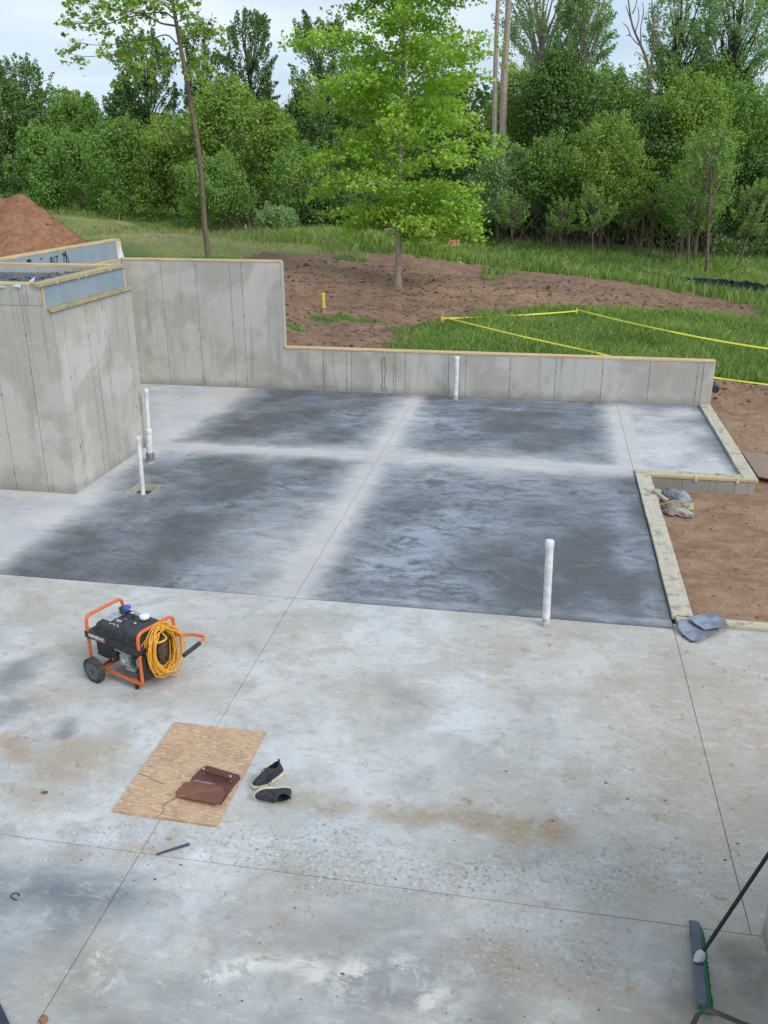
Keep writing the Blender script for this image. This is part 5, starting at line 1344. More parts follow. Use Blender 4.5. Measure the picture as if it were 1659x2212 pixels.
kb1 = empty('kneeboard', tuple(sum(A)/10*np.array([1, 1, 0])+np.array([0, 0, .0125]))); tag(kb1, 'dark brown steel kneeboard with a bolted strap bar, under another one on the chipboard', 'kneeboard', 'brown steel kneeboards on the chipboard')
o1 = np.array(kb1.location); solid_plate(A, .006, 'plate', rustd, kb1, o1)
sb0, sb1 = PZ(*k3(672, 345), .055)-o1, PZ(*k3(1180, 490), .055)-o1
d_ = sb1-sb0; ln = np.linalg.norm(d_); d_ = d_/ln; nn_ = np.array([-d_[1], d_[0], 0])
Bv = []
for s in (-.012, ln+.012):
    for (a, z) in ((-.012, -.008), (.012, -.008), (.012, .004), (-.012, .004)): Bv.append(tuple(sb0+d_*s+nn_*a+np.array([0, 0, z])))
mesh_np('strap_bar', Bv, [(0, 1, 2, 3), (7, 6, 5, 4), (0, 4, 5, 1), (1, 5, 6, 2), (2, 6, 7, 3), (3, 7, 4, 0)], rust_mat('red brown bar', (.16, .035, .02), (.1, .03, .02), (.2, .1, .08)), kb1)
for q in (sb0, sb1):
    MB().lathe([(.005, -.04), (.005, .012), (.0085, .012), (.0085, .02)], tuple(q), n=8).build('bolt', simple('bright bolt', (.75, .74, .72), .3, metal=.6), kb1)
B_ = plate([(905, 980), (1000, 948), (1088, 780), (1010, 662), (865, 605), (480, 530), (310, 580), (150, 745), (170, 822)], [.052, .050, .045, .034, .030, .030, .034, .046, .054])
kb2 = empty('kneeboard', tuple(sum(B_)/9*np.array([1, 1, 0])+np.array([0, 0, .023]))); tag(kb2, 'reddish brown steel kneeboard with worn pale edges, lying tilted on top of the darker one', 'kneeboard', 'brown steel kneeboards on the chipboard')
o2 = np.array(kb2.location); solid_plate(B_, .006, 'plate', rust, kb2, o2)
Lp = plate([(450, 545), (860, 618), (880, 590), (520, 520)], [.036, .036, .040, .040])
solid_plate(Lp, .004, 'bent_lip', rust_mat('scraped lip', (.26, .22, .24), (.19, .12, .11), (.34, .30, .30)), kb2, o2)
MB().tube([PZ(*k3(420, 870), .016)-o2, PZ(*k3(700, 920), .016)-o2], .010, 6).build('lower_bar', rustd, kb2)
k6 = lambda x, y: ((1680+x*.09644)/1.15732, (1500+y*.09644)/1.15732)
def pl6(pix, zf): return [PZ(*k6(x, y), z) for (x, y), z in zip(pix, zf)]
C_ = pl6([(500, 1045), (690, 1055), (1225, 795), (1165, 735), (840, 700), (540, 570), (490, 520), (200, 490), (165, 520), (160, 700), (300, 900)], [.030, .030, .045, .045, .05, .055, .06, .085, .088, .060, .030])
kc = empty('kneeboard', tuple(sum(C_)/11*np.array([1, 1, 0]))); tag(kc, 'bluish grey steel kneeboard resting on the slab beside the timber kerb corner', 'kneeboard', 'grey steel kneeboards at the kerb corner')
oC = np.array(kc.location); solid_plate(C_, .006, 'plate', slate, kc, oC)
MB().tube([C_[0]-oC-np.array([0, 0, .022]), C_[3]-oC-np.array([0, 0, .035])], .010, 6).tube([C_[7]-oC-np.array([0, 0, .03]), C_[10]-oC-np.array([0, 0, .02])], .010, 6).build('lower_bar', rustd, kc)
D_ = pl6([(840, 752), (1180, 715), (1380, 665), (1425, 600), (1385, 525), (1150, 380), (1000, 318), (925, 320), (830, 370), (450, 425), (500, 520), (620, 620)], [.075, .075, .08, .085, .09, .095, .095, .095, .098, .105, .10, .088])
kd = empty('kneeboard', tuple(sum(D_)/12*np.array([1, 1, 0])+np.array([0, 0, .046]))); tag(kd, 'pale grey steel kneeboard lying across another grey one and the timber kerb', 'kneeboard', 'grey steel kneeboards at the kerb corner')
oD = np.array(kd.location); solid_plate(D_, .007, 'plate', slate, kd, oD)
MB().tube([D_[1]-oD-np.array([0, 0, .010]), D_[3]-oD-np.array([0, 0, .012])], .009, 6).build('edge_bar', rust, kd)

# --- shoes -----------------------------------------------------------
upperm = simple('dark mesh fabric', (.020, .022, .027), .85, scale=60, col2=(.045, .048, .056))
creamm = simple('dirty cream foam', (.66, .61, .46), .7, scale=16, col2=(.50, .45, .33))
innerm = simple('black lining', (.006, .006, .007), .95)
lacem = simple('black lace', (.012, .014, .015), .8)
def make_shoe(label, loc, rot):
    e = empty('shoe', loc, 0); e.rotation_euler = rot; tag(e, label, 'shoe', 'black running shoes beside the chipboard')
    L_, n = .295, 40
    def outline(s=1., grow=0.):
        P_ = []
        for k in range(n):
            a = 2*PI*k/n; y = -math.cos(a)
            t = (y+1)/2           # 0 heel .. 1 toe
            w = .036+.014*sstep(.30, .75, t)-.004*math.exp(-((t-.42)/.15)**2)
            x = math.sin(a)*w*(abs(math.sin(a))**-.25 if abs(math.sin(a)) > .05 else 1)*1.0
            x += .010*float(sstep(.5, 1., t))
            P_.append(np.array([x*s+grow*math.sin(a), y*L_/2*(1 if s == 1 else (1+(s-1)*.5))+grow*y]))
        return P_
    # sole : flared with rocker
    lv = [(.90, 0, .0), (1.0, .004, .008), (1.0, .006, .022), (.98, .003, .034)]
    V = []; F = []
    for s, g, z in lv:
        for p in outline(1., g-.006*(1-s)*10*.5):
            t = (p[1]/L_+.5)
            rock = .014*float(sstep(.72, 1.05, t))+.004*float(sstep(.2, -.05, t))
            hl = 1+.35*float(sstep(.45, .1, t))
            V.append((p[0], p[1], rock+z*hl))
    m = len(lv)
    for k in range(m-1):
        for j in range(n): F.append((k*n+j, k*n+(j+1) % n, (k+1)*n+(j+1) % n, (k+1)*n+j))
    F += [tuple(range(n-1, -1, -1)), tuple(range((m-1)*n, m*n))]
    mesh_np('sole', V, F, creamm, e, smooth=True).data.set_sharp_from_angle(angle=R(55))
    O = outline(1., -.001); V = []; F = []; K = 12
    for k in range(K+1):
        q = k/K
        for j, p in enumerate(O):
            t = p[1]/L_+.5
            z0 = .030*(1+.35*float(sstep(.45, .1, t)))+.014*float(sstep(.72, 1.05, t))
            a = 2*PI*j/n
            cz = .125+.012*math.cos(a)*-1*-1+(.014 if math.cos(a) > .6 else 0)
            cpt = np.array([math.sin(a)*.030, -.062-math.cos(a)*.048])
            cz = .128+.024*max(0, math.cos(a))+.010*max(0, -math.cos(a))
            mid = np.array([p[0]*.97, p[1]*(.99 if t > .3 else 1.02)]); mz = np.interp(t, [0, .25, .5, .7, .9, 1.], [.085, .085, .085, .078, .070, .056])
            x = (1-q)**2*p[0]+2*q*(1-q)*mid[0]+q*q*cpt[0]; y = (1-q)**2*p[1]+2*q*(1-q)*mid[1]+q*q*cpt[1]; z = (1-q)**2*z0+2*q*(1-q)*mz+q*q*cz
            V.append((x, y, z))
    for k in range(K):
        for j in range(n): F.append((k*n+j, k*n+(j+1) % n, (k+1)*n+(j+1) % n, (k+1)*n+j))
    mesh_np('upper', V, F, upperm, e, smooth=True)
    top = V[K*n:]; V2 = [(x, y, z) for x, y, z in top]+[(x*.86, (y+.062)*.86-.062, z-.012) for x, y, z in top]+[(x*.8, (y+.062)*.85-.06, .05) for x, y, z in top]
    F2 = [];
    for k in range(2):
        for j in range(n): F2.append((k*n+j, k*n+(j+1) % n, (k+1)*n+(j+1) % n, (k+1)*n+j))
    F2.append(tuple(range(2*n, 3*n)))
    mesh_np('lining', V2, F2, innerm, e, smooth=True)
    MB().box(-.009, .009, -.118, -.108, .13, .172, .002).build('pull_tab', upperm, e)
    MB().prism([(-.020, -.022), (.020, -.022), (.024, .012), (-.024, .012)], .124, .131).build('tongue', upperm, e)
    la = MB()
    for k in range(5):
        y = -.004+k*.019; z = .120-.009*k-.0006*k*k
        la.tube([(-.026, y, z-.012), (0, y+.006, z+.003), (.026, y, z-.012)], .003, 5)
    la.tube(smooth_path([(0, -.01, .115), (.035, 0, .12), (.055, .02, .095), (.040, .035, .085), (.01, 0, .112)], 5), .0032, 5)
    la.tube(smooth_path([(0, -.01, .115), (-.035, .0, .11), (-.055, .01, .07), (-.056, .012, .03)], 5), .0032, 5)
    la.tube(smooth_path([(0, -.01, .115), (-.03, .02, .105), (-.052, .035, .06), (-.057, .03, .025)], 5), .0032, 5)
    la.build('laces', lacem, e)
    return e
# toe points +Y locally
h1, t1 = PZ(606, 1672, .02), PZ(553, 1700, .02)
make_shoe('black running shoe standing upright on its cream sole, the one nearer the chipboard corner', ((h1[0]+t1[0])/2, (h1[1]+t1[1])/2, 0), (0, 0, math.atan2(t1[1]-h1[1], t1[0]-h1[0])-PI/2))
h2, t2 = PZ(621, 1706, .04), PZ(548, 1722, .04)
make_shoe('black running shoe tipped on its side with the cream sole facing the other shoe', ((h2[0]+t2[0])/2, (h2[1]+t2[1])/2+.03, .042), (0, R(0), 0))
sh = bpy.data.objects['shoe.001']
yaw2 = math.atan2(t2[1]-h2[1], t2[0]-h2[0])-PI/2
sh.rotation_mode = 'QUATERNION'
from mathutils import Quaternion
sh.rotation_quaternion = Quaternion((0, 0, 1), yaw2)@Quaternion((0, 1, 0), R(-82))

# --- push broom ------------------------------------------------------
w_ = lambda x, y: ((1600+x*.226)/1.15732, (2060+y*.226)/1.15732)
p0, p1 = PZ(*w_(600, 1075), .075), PZ(*w_(700, 2010), .075)
broom = empty('push_broom', (float((p0[0]+p1[0])/2), float((p0[1]+p1[1])/2), 0), math.atan2(p1[1]-p0[1], p1[0]-p0[0])+PI/2)
tag(broom, 'push broom with grey block, green bristles and black handle leaning at the lower right', 'broom')
LB = float(np.linalg.norm(p1-p0))
hb = MB().box(-.036, .032, -LB/2, LB/2, .062, .092, .012).build('block', rust_mat('worn grey plastic', (.105, .115, .14), (.075, .085, .11), (.16, .17, .19)), broom)
green = simple('green bristles', (.005, .22, .07), .6, scale=90, col2=(.004, .15, .045))
bm = MB(); rn = random.Random(7)
for i in range(64):
    y = -LB/2+.012+i*(LB-.024)/63
    for j in range(7):
        x = -.020+j*.0085
        ex = x*1.1+.032+rn.uniform(-.006, .006); ey = y+rn.uniform(-.006, .006)
        bm.tube([(x, y, .066), (x*1.05+.015, y, .035), (ex, ey, rn.uniform(0, .006))], .0032, 4, False, .0045)
tag(bm.build('bristles', green, broom), kind='stuff')
MB().box(-.024, .046, -LB/2+.008, LB/2-.008, .018, .0615, .004).build('bristle_core', green, broom)
jl = PZ(*w_(645, 1490), .10)-np.array(broom.location); ca, sa = math.cos(-broom.rotation_euler.z), math.sin(-broom.rotation_euler.z)
rot2 = lambda v: np.array([v[0]*ca-v[1]*sa, v[0]*sa+v[1]*ca, v[2]])
jl = rot2(jl); hdir = np.array([1.585, 4.80, .62])-np.array([1.185, 4.415, .12]); hdir = rot2(hdir/np.linalg.norm(hdir))
gm = simple('pale threaded socket', (.45, .50, .49), .5)
MB().tube([jl-hdir*.03, jl+hdir*.005, jl+hdir*.035, jl+hdir*.055], lambda q: [.018, .030, .028, .016][min(3, int(q*3.01))], 14).build('socket', gm, broom, smooth=False)
for k in range(10):
    a = 2*PI*k/10; u_ = np.cross(hdir, [0, 0, 1]); u_ /= np.linalg.norm(u_); v_ = np.cross(hdir, u_); c_ = (u_*math.cos(a)+v_*math.sin(a))*.028
    MB().tube([jl+c_+hdir*.0, jl+c_*.97+hdir*.036], .0035, 4).build('socket_rib', gm, broom)
MB().tube([jl+hdir*.04, jl+hdir*1.45], .0125, 12).build('handle', simple('black fibreglass', (.010, .009, .012), .6), broom, smooth=True)
MB().box(-.03, .02, -.05, .05, .088, .098, .004).build('socket_plate', blackp, broom)

# strap-like rubber hose arching over the floor in the lower right corner
hp = [w_(520, 2330), w_(600, 2190), w_(650, 2100), w_(740, 2068), w_(850, 2090), w_(1000, 2150), w_(1130, 2205), w_(1300, 2270)]
hz = [.02, .20, .30, .36, .36, .30, .24, .16]
HP = [PZ(u, v, z) for (u, v), z in zip(hp, hz)]
ho = empty('hose', (float(HP[0][0]), float(HP[0][1]), 0)); oh = np.array(ho.location); tag(ho, 'grey brown flat rubber hose arching up in the bottom right corner over the broom end', 'hose')
sp_ = smooth_path([p-oh for p in HP], 5); hv = []
hf = []
for i, p in enumerate(sp_):
    t = sp_[min(i+1, len(sp_)-1)]-sp_[max(i-1, 0)]; t /= np.linalg.norm(t); s = np.cross(t, [0, 0, 1]); s /= np.linalg.norm(s); nrm = np.cross(s, t)
    for (a, b_) in ((-.017, 0), (-.012, .008), (.012, .008), (.017, 0), (.012, -.008), (-.012, -.008)): hv.append(tuple(p+s*a+nrm*b_))
for i in range(len(sp_)-1):
    for k in range(6): hf.append((i*6+k, i*6+(k+1) % 6, (i+1)*6+(k+1) % 6, (i+1)*6+k))
mesh_np('hose_body', hv, hf, simple('brown grey rubber', (.075, .062, .055), .55, scale=10, col2=(.05, .042, .04)), ho, smooth=True)
# dark plank end in the lower left corner
dk = [PZ(u, v, .035) for u, v in ((-70, 2290), (45, 2262), (0, 2166), (-60, 2120))]
q0 = sum(dk)/4; db = MB().prism([(p[0]-q0[0], p[1]-q0[1]) for p in dk], 0, .035).build('dark_board', simple('dark blue stained board', (.02, .03, .05), .6, scale=8, col2=(.035, .045, .06)))
db.location = (q0[0], q0[1], .001); tag(db, 'dark board corner poking in at the bottom left corner', 'board')
# thin dark stake, tie wire, small litter
a_, b_ = PZ(338, 1845, .01), PZ(409, 1823, .01)
st = MB().tube([(0, 0, .008), tuple((b_-a_)*.5+[0, 0, .009]), tuple(b_-a_+np.array([0, 0, .009]))], .0075, 7, True, .011).build('steel_pin', simple('dark steel pin', (.05, .055, .075), .5), smooth=True)
st.location = tuple(a_*np.array([1, 1, 0])); tag(st, 'short dark steel pin lying across the slab joint below the chipboard', 'pin')
wp = [PZ(u, v, .006) for u, v in ((36, 1944), (24, 1938), (27, 1930), (38, 1929), (42, 1935))]
wi = MB().tube(smooth_path([p-wp[0] for p in wp], 5), .004, 5).build('tie_wire', blackm); wi.location = (wp[0][0], wp[0][1], .005); tag(wi, 'small bent loop of black tie wire on the slab near the left edge', 'wire')
def leafy(name, label, u, v, s, col):
    p = PZ(u, v, .0); mb = MB(); rn = random.Random(int(u)); n = 9; P_ = []
    for k in range(n): a = 2*PI*k/n; r_ = s*rn.uniform(.6, 1.1); P_.append((r_*math.cos(a), r_*.6*math.sin(a), rn.uniform(0, .012)))
    o = mb.prism(P_, .001, .004).build(name, simple(name+'_m'+str(int(u)), col, .8, var=.3, scale=40)); o.location = (p[0], p[1], 0.0); tag(o, label, 'leaf' if name == 'dry_leaf' else 'stone'); return o
leafy('dry_leaf', 'curled dry brown leaf on the slab left of the chipboard sheet', 95, 1713, .035, (.17, .09, .06))
leafy('dry_leaf', 'tan dry leaf on the slab just above the dark steel pin', 366, 1813, .028, (.35, .22, .13))
p = PZ(95, 2206, 0); o = MB().lathe([(.012, 0), (.026, .008), (.024, .024), (.010, .032)], n=9).build('clay_lump', M['mound'], smooth=True); o.location = (p[0], p[1], 0); tag(o, 'small red brown lump of clay at the bottom edge near the left corner', 'clay lump')
# crumbs of mud strewn over the old slab
rn = random.Random(23); cr = MB()
spots = [(1590, 1880, .5), (1480, 1780, .5), (1400, 1750, .5), (1620, 1600, .6), (1600, 1450, .6), (1300, 1430, .7), (1150, 1350, .6), (150, 1760, .5), (100, 1640, .5), (280, 1850, .3), (1250, 1900, .6), (1000, 1900, .6), (600, 1940, .5), (1100, 2080, .6), (450, 1700, .5), (1180, 1620, .5), (640, 1900, .3)]
for k in range(430):
    u, v, s = rn.choice(spots); p = PZ(u, v, 0); x, y = p[0]+rn.gauss(0, s), p[1]+rn.gauss(0, s)
    if y > YC-.05 or y < 3 or x > 1.56+2 or (x > 1.5 and y < 4.9): continue
    r_ = rn.uniform(.003, .008) if rn.random() < .93 else rn.uniform(.008, .017); n = 5; a0 = rn.uniform(0, 6)
    V = [(x+r_*rn.uniform(.7, 1.4)*math.cos(a0+2*PI*j/n), y+r_*rn.uniform(.5, 1.)*math.sin(a0+2*PI*j/n), .0005) for j in range(n)]+[(x, y, r_*.45)]
    cr.add(V, [(j, (j+1) % n, n) for j in range(n)])
tag(cr.build('mud_crumbs', simple('dry mud crumbs', (.20, .12, .075), .95, scale=5, col2=(.11, .085, .07))), 'crumbs of dried mud scattered on the pale slab', 'mud', kind='stuff')

# --- dirt mound ------------------------------------------------------
mx0, my0 = float(PY(40, 410, 27.5)[0]), 27.5
g_ = np.linspace(-5.2, 5.2, 110); X, Y = np.meshgrid(g_, g_); ang = np.arctan2(Y, X); rr_ = np.sqrt((X/1.1)**2+(Y*.95)**2)
rr_ = rr_*(1+.18*(fbm(np.cos(ang)*2+5, np.sin(ang)*2+5, 3, 4)-.5))
pk_z = float(PY(38, 407, 27.5)[2])-float(tz(mx0, my0))
left = np.clip(-X/5, 0, 1)
Zm = (pk_z+.05)*np.clip(1-rr_/2.45, 0, 1)**1.0
Zm = np.where(X < 0, np.maximum(Zm, (pk_z-.1)*np.clip(1-np.abs(Y)/2.6, 0, 1)*sstep(-5.2, -3.8, X)), Zm)
Zm = np.minimum(Zm, pk_z-.10)
Zm = Zm+(fbm(X*1.6+9, Y*1.6, 5, 6, .6)-.5)*.28*np.clip(Zm*3, 0, 1)+(fbm(X*7, Y*7, 3, 16, .6)-.5)*.10*np.clip(Zm*3, 0, 1)
Zt = tz(mx0+X, my0+Y)-float(tz(mx0, my0)); edge = (np.maximum(abs(X), abs(Y)) > 5.1)
Vm = np.stack([X, Y, Zt+Zm-.12], -1).reshape(-1, 3); n = len(g_); i, j = np.meshgrid(np.arange(n-1), np.arange(n-1)); a = (j*n+i).ravel()
mo = mesh_np('dirt_mound', Vm, np.stack([a, a+1, a+n+1, a+n], 1), M['mound'], smooth=True); mo.location = (mx0, my0, float(tz(mx0, my0))); tag(mo, 'big mound of reddish brown excavated dirt at the left edge behind the walls', 'dirt mound')
rn = random.Random(44); cl_ = MB()
for k in range(420):
    x, y = rn.uniform(-3.9, 3.9), rn.uniform(-4.5, 1); ii, jj = int((x+5.2)/10.4*(n-1)), int((y+5.2)/10.4*(n-1)); z = Vm[jj*n+ii][2]
    if Zm[jj, ii] < .08: continue
    s = rn.uniform(.015, .05); cl_.lathe([(s*.5, -s*.3), (s, s*.2), (s*.45, s*.8)], (x, y, z), n=5)
cl_.build('clods', simple('pale clods', (.30, .18, .12), .95, scale=3, col2=(.14, .07, .045)), mo)['kind'] = 'stuff'

# --- stakes and caution tape ----------------------------------------
yt = simple('yellow caution tape', (.85, .80, .03), .5, scale=3, col2=(.78, .76, .10)); stakem = simple('raw pine stake', (.52, .40, .24), .8)
def stake(label, u, v, h, w=.02, wrap=None, lean=0., m=stakem):
    b = hit(u, v); e = empty('survey_stake', b); tag(e, label, 'stake')
    MB().prism([(-w, -w*.5), (w, -w*.5), (w, w*.5), (-w, w*.5)], -.2, h).build('stake', m, e)
    if wrap:
        mb = MB(); rn = random.Random(int(u)); lo, hi = wrap
        for k in range(6):
            z = lo+(hi-lo)*k/6; s = w*1.5+rn.uniform(0, .012); mb.prism([(-s, -s*.8), (s, -s*.7), (s*.9, s*.8), (-s, s*.7)], z, z+(hi-lo)/6*.86)
        mb.build('ribbon', yt, e)
    e.rotation_euler = (0, R(lean), 0); return e, b
s1, sb1_ = stake('stake wrapped in yellow ribbon standing in a grass tuft in the bare dirt', 701, 673, .50, .017, (.10, .50), -2)
s2, sb2 = stake('wooden stake at the left corner of the yellow caution tape', 955, 702, .38, .020, (.10, .22), 2)
s3_, sb3 = stake('small stake at the far corner of the yellow caution tape', 1246, 686, .32, .016, (.10, .26), -3)
stake('pale survey stake at the meadow edge in front of the shrubs, left of the maple', 532, 508, .50, .035)
tcnt = 0
def tape(label, pts, w=.05, sag=.05):
    global tcnt
    e = empty('caution_tape', pts[0]); tag(e, label, 'caution tape', 'yellow caution tape strung round the grass'); V = []; F = []
    rs = np.random.RandomState(int(abs(pts[0][0])*100)+tcnt); tcnt += 1; P_ = []
    for a, b in zip(pts[:-1], pts[1:]):
        m = 26
        for k in range(m+(1 if b is pts[-1] else 0)):
            t = k/m; p = a*(1-t)+b*t; p = p-np.array([0, 0, sag*4*t*(1-t)]); P_.append(p)
    tw = 0
    for i, p in enumerate(P_):
        tw += rs.normal(0, .22); d = P_[min(i+1, len(P_)-1)]-P_[max(0, i-1)]; d /= np.linalg.norm(d); s = np.cross([0, 0, 1], d); s /= np.linalg.norm(s)
        a_ = 1.15+.3*math.sin(tw); v = (np.array([0, 0, 1])*math.sin(a_)+s*math.cos(a_))*w*.34; V += [tuple(p-v-pts[0]), tuple(p+v-pts[0])]
    for i in range(len(P_)-1): F.append((2*i, 2*i+1, 2*i+3, 2*i+2))
    mesh_np('tape', V, F, yt, e)
up_ = lambda b, h: np.array([b[0], b[1], b[2]+h])
def over(u, v, hgt):
    """point seen at u, v that hangs hgt above the ground"""
    r_ = ray(u, v); t = 12.
    while t < 60:
        p = CAM+r_*t
        if p[2]-float(tz(p[0], p[1])) < hgt: break
        t += .05
    return CAM+r_*t
tape('yellow tape running between the two stakes along the far side of the grass', [up_(sb2, .18), up_(sb3, .20)], .055, .03)
tape('yellow tape running from the far stake to the right edge of the photo', [up_(sb3, .24), over(1450, 716, .48), over(1659, 753, .55), over(1760, 772, .55)], .06, .02)
tape('nearer yellow tape slanting down from the left stake behind the low wall', [up_(sb2, .22), over(1130, 727, .42), over(1290, 762, .48), over(1420, 796, .36), over(1560, 818, .36), over(1659, 831, .40), over(1760, 845, .4)], .05, .0)

# --- silt fence ------------------------------------------------------
sf = [hit(u, v) for u, v in ((1368, 596), (1400, 604), (1440, 611), (1490, 622), (1560, 634), (1600, 638), (1659, 648), (1760, 668))]
e = empty('silt_fence', sf[0]); tag(e, 'black woven silt fence sagging through the grass at the right edge', 'silt fence'); V = []; F = []; rs = np.random.RandomState(2)
hh = [.30, .38, .27, .40, .52, .54, .56, .56]; sfp = smooth_path(sf, 8); hs = np.interp(np.linspace(0, 1, len(sfp)), np.linspace(0, 1, 8), hh)
for p, h_ in zip(sfp, hs):
    w1, w2 = rs.normal(0, .05), rs.normal(0, .03)
    V += [tuple(p-sf[0]+np.array([0, 0, -.1])), tuple(p-sf[0]+np.array([w2, w1, h_*.5])), tuple(p-sf[0]+np.array([w2, w1*1.5+.05, h_*(1+rs.normal(0, .05))]))]
for i in range(len(sfp)-1):
    for k in range(2): F.append((3*i+k, 3*i+3+k, 3*i+4+k, 3*i+1+k))
mesh_np('fabric', V, F, simple('black woven geotextile', (.010, .022, .040), .55, scale=2, col2=(.018, .035, .06)), e)
for k in (0, 20, 42):
    p = sfp[min(k, len(sfp)-1)]-sf[0]; MB().box(p[0]-.02, p[0]+.02, p[1]+.04, p[1]+.08, p[2]-.2, p[2]+.55 if k else p[2]+.3).build('post', M['bark'], e)
p = hit(1393, 598)+np.array([0, 0, .28]); o = MB().lathe([(.02, -.09), (.075, -.06), (.095, 0), (.075, .06), (.02, .09)], n=12).build('white_ball', simple('weathered white plastic', (.68, .70, .50), .6), smooth=True); o.location = tuple(p-np.array([0, 0, .12])); tag(o, 'small whitish ball caught at the left end of the silt fence', 'ball')

# --- junk at the wood edge ------------------------------------------
redm = simple('faded red panel', (.50, .045, .03), .5, scale=4, col2=(.36, .03, .025)); pinkm = simple('sun bleached red panel', (.62, .20, .17), .6, scale=4, col2=(.52, .14, .12))
b = PY(770, 514, 44.5); e = empty('red_mower', (b[0], b[1], float(tz(b[0], b[1])))); tag(e, 'small red machine with white lid, half hidden in grass left of the maple trunk', 'mower')
zz = b[2]-float(tz(b[0], b[1]))
MB().box(-.38, .34, -.3, .3, max(0, zz-.30), zz+.10, .06).build('body', redm, e); MB().box(-.22, .28, -.28, .28, zz+.11, zz+.20, .03).build('lid', simple('white lid', (.75, .75, .76), .5), e)
MB().lathe([(.12, -.05), (.16, -.03), (.16, .03), (.12, .05)], (-.25, -.33, .16), 'y', 16).lathe([(.12, -.05), (.16, -.03), (.16, .03), (.12, .05)], (.25, -.33, .16), 'y', 16).build('wheels', rubber, e, smooth=True)
MB().box(-.10, .05, -.32, -.301, zz-.2, zz-.05).build('grille', blackm, e)
b = PY(976, 526, 43.5); e = empty('red_crate', (b[0], b[1], float(tz(b[0], b[1])))); tag(e, 'faded pinkish red slanted lid of a box standing in tall grass right of the maple', 'box'); zz = b[2]-float(tz(b[0], b[1]))
MB().add([(-.40, -.3, zz-.14), (.30, -.3, zz-.12), (.38, .1, zz+.14), (-.22, .1, zz+.15), (-.40, -.28, zz-.17), (.30, -.28, zz-.15), (.38, .12, zz+.11), (-.22, .12, zz+.12)], [(0, 1, 2, 3), (7, 6, 5, 4), (0, 4, 5, 1), (1, 5, 6, 2), (2, 6, 7, 3), (3, 7, 4, 0)]).build('lid', pinkm, e)
MB().box(-.30, .28, -.2, .12, 0, zz-.16).build('base', simple('dark box side', (.04, .03, .03), .8), e); MB().box(.26, .36, -.26, -.1, zz-.16, zz-.02).build('corner', whitep, e)
b = PY(862, 508, 45); gzb = float(tz(b[0], b[1])); e = empty('log_pile', (b[0], b[1], gzb)); tag(e, 'small pile of pale logs and limbs behind the maple trunk', 'log pile'); zz = b[2]-gzb
rn = random.Random(6)
for (x0, x1, z0, z1, r_) in ((-.75, .35, .12, .05, .13), (-.62, .1, .22, .10, .11), (-.45, -.1, .10, .0, .13), (-.2, .9, .0, -.05, .06), (-.72, -.35, .24, .14, .09)):
    MB().tube([(x0, rn.uniform(-.2, .2), zz+z0), ((x0+x1)/2, 0, zz+(z0+z1)/2+.03), (x1, rn.uniform(-.2, .2), zz+z1)], r_, 9, True, r_*.8).build('log', simple('weathered log %d' % int(r_*1000+x0*10), (.32, .25, .22), .9, scale=9, col2=(.16, .10, .09), bump=.4), e, smooth=True)
MB().tube([(-.7, 0, 0), (.3, .1, zz-.1)], .12, 8).tube([(-.2, .2, 0), (.7, .2, zz-.15)], .10, 8).build('log', M['bark'], e, smooth=True)
MB().tube([(.2, -.2, zz-.02), (.75, -.1, zz-.10)], .055, 7).build('peeled_limb', simple('peeled limb', (.68, .63, .60), .8), e, smooth=True)
b = PY(906, 494, 45.3); rs = np.random.RandomState(4); Cc = rs.normal(0, 1, (1500, 3))*np.array([.38, .3, .27]); Vv, Ff = leaf_quads(rs, Cc, rs.normal(0, 1, (1500, 3)), .11)
e = empty('dead_shrub', (b[0], b[1], float(tz(b[0], b[1])))); tag(e, 'rust orange withered bush behind the right side of the maple trunk', 'bush'); Vv = Vv+np.array([0, 0, b[2]-float(tz(b[0], b[1]))])
mesh_np('foliage', Vv, Ff, leaf_mat('withered leaves', (.30, .12, .02), (.42, .20, .04)), e, attrs={'rnd': np.repeat(rs.uniform(0, 1, 1500), 4)})
MB().tube([(0, 0, -.1), (.02, 0, .3), (0, 0, b[2]-float(tz(b[0], b[1])))], .03, 5).build('stem', M['bark'], e)

# --- rubble by the stub wall ----------------------------------------
rz0 = -.235
z2 = lambda x, y: ((1600+x*.09644)/1.15732, (1200+y*.09644)/1.15732)
def rock(label, x, y, rx, ry, rz, col, seed, col2=None, cat='rubble', name='concrete_lump'):
    p = PZ(*z2(x, y), rz0+.05); rs = np.random.RandomState(seed); V = []; F = []; n1, n2 = 12, 16
    D3 = np.array([[math.sin(PI*i/n1)*math.cos(2*PI*j/n2), math.sin(PI*i/n1)*math.sin(2*PI*j/n2), math.cos(PI*i/n1)] for i in range(n1+1) for j in range(n2)])
    KK = 1+.45*(fbm(D3[:, 0]*1.7+seed, D3[:, 1]*1.7+D3[:, 2]*2, 4, seed, .6)-.5)*1.6
    for d, k in zip(D3, KK):
            V.append((d[0]*rx*k, d[1]*ry*k, d[2]*rz*k+rz*.6))
    for i in range(n1):
        for j in range(n2): F.append((i*n2+j, i*n2+(j+1) % n2, (i+1)*n2+(j+1) % n2, (i+1)*n2+j))
    o = mesh_np(name, V, F, simple('lump %d' % seed, col, .9, scale=12, col2=col2 or tuple(c*.5 for c in col), bump=.9, bdist=.02, spec=.2)); o.location = (p[0], p[1], rz0-.02); o.rotation_euler = (0, 0, seed); tag(o, label, cat)
GR = 'lumps of waste concrete by the stub wall'
rock('rounded dark grey lump of waste concrete against the foot of the stub wall', 830, 480, .20, .15, .14, (.22, .23, .25), 3)
rock('smooth blue grey lump of waste concrete right of the dark one', 1060, 520, .13, .14, .13, (.34, .38, .42), 5, (.24, .27, .30))
rock('large yellowish rough lump of concrete in front of the others', 960, 700, .22, .12, .12, (.40, .35, .26), 7, (.22, .18, .14))
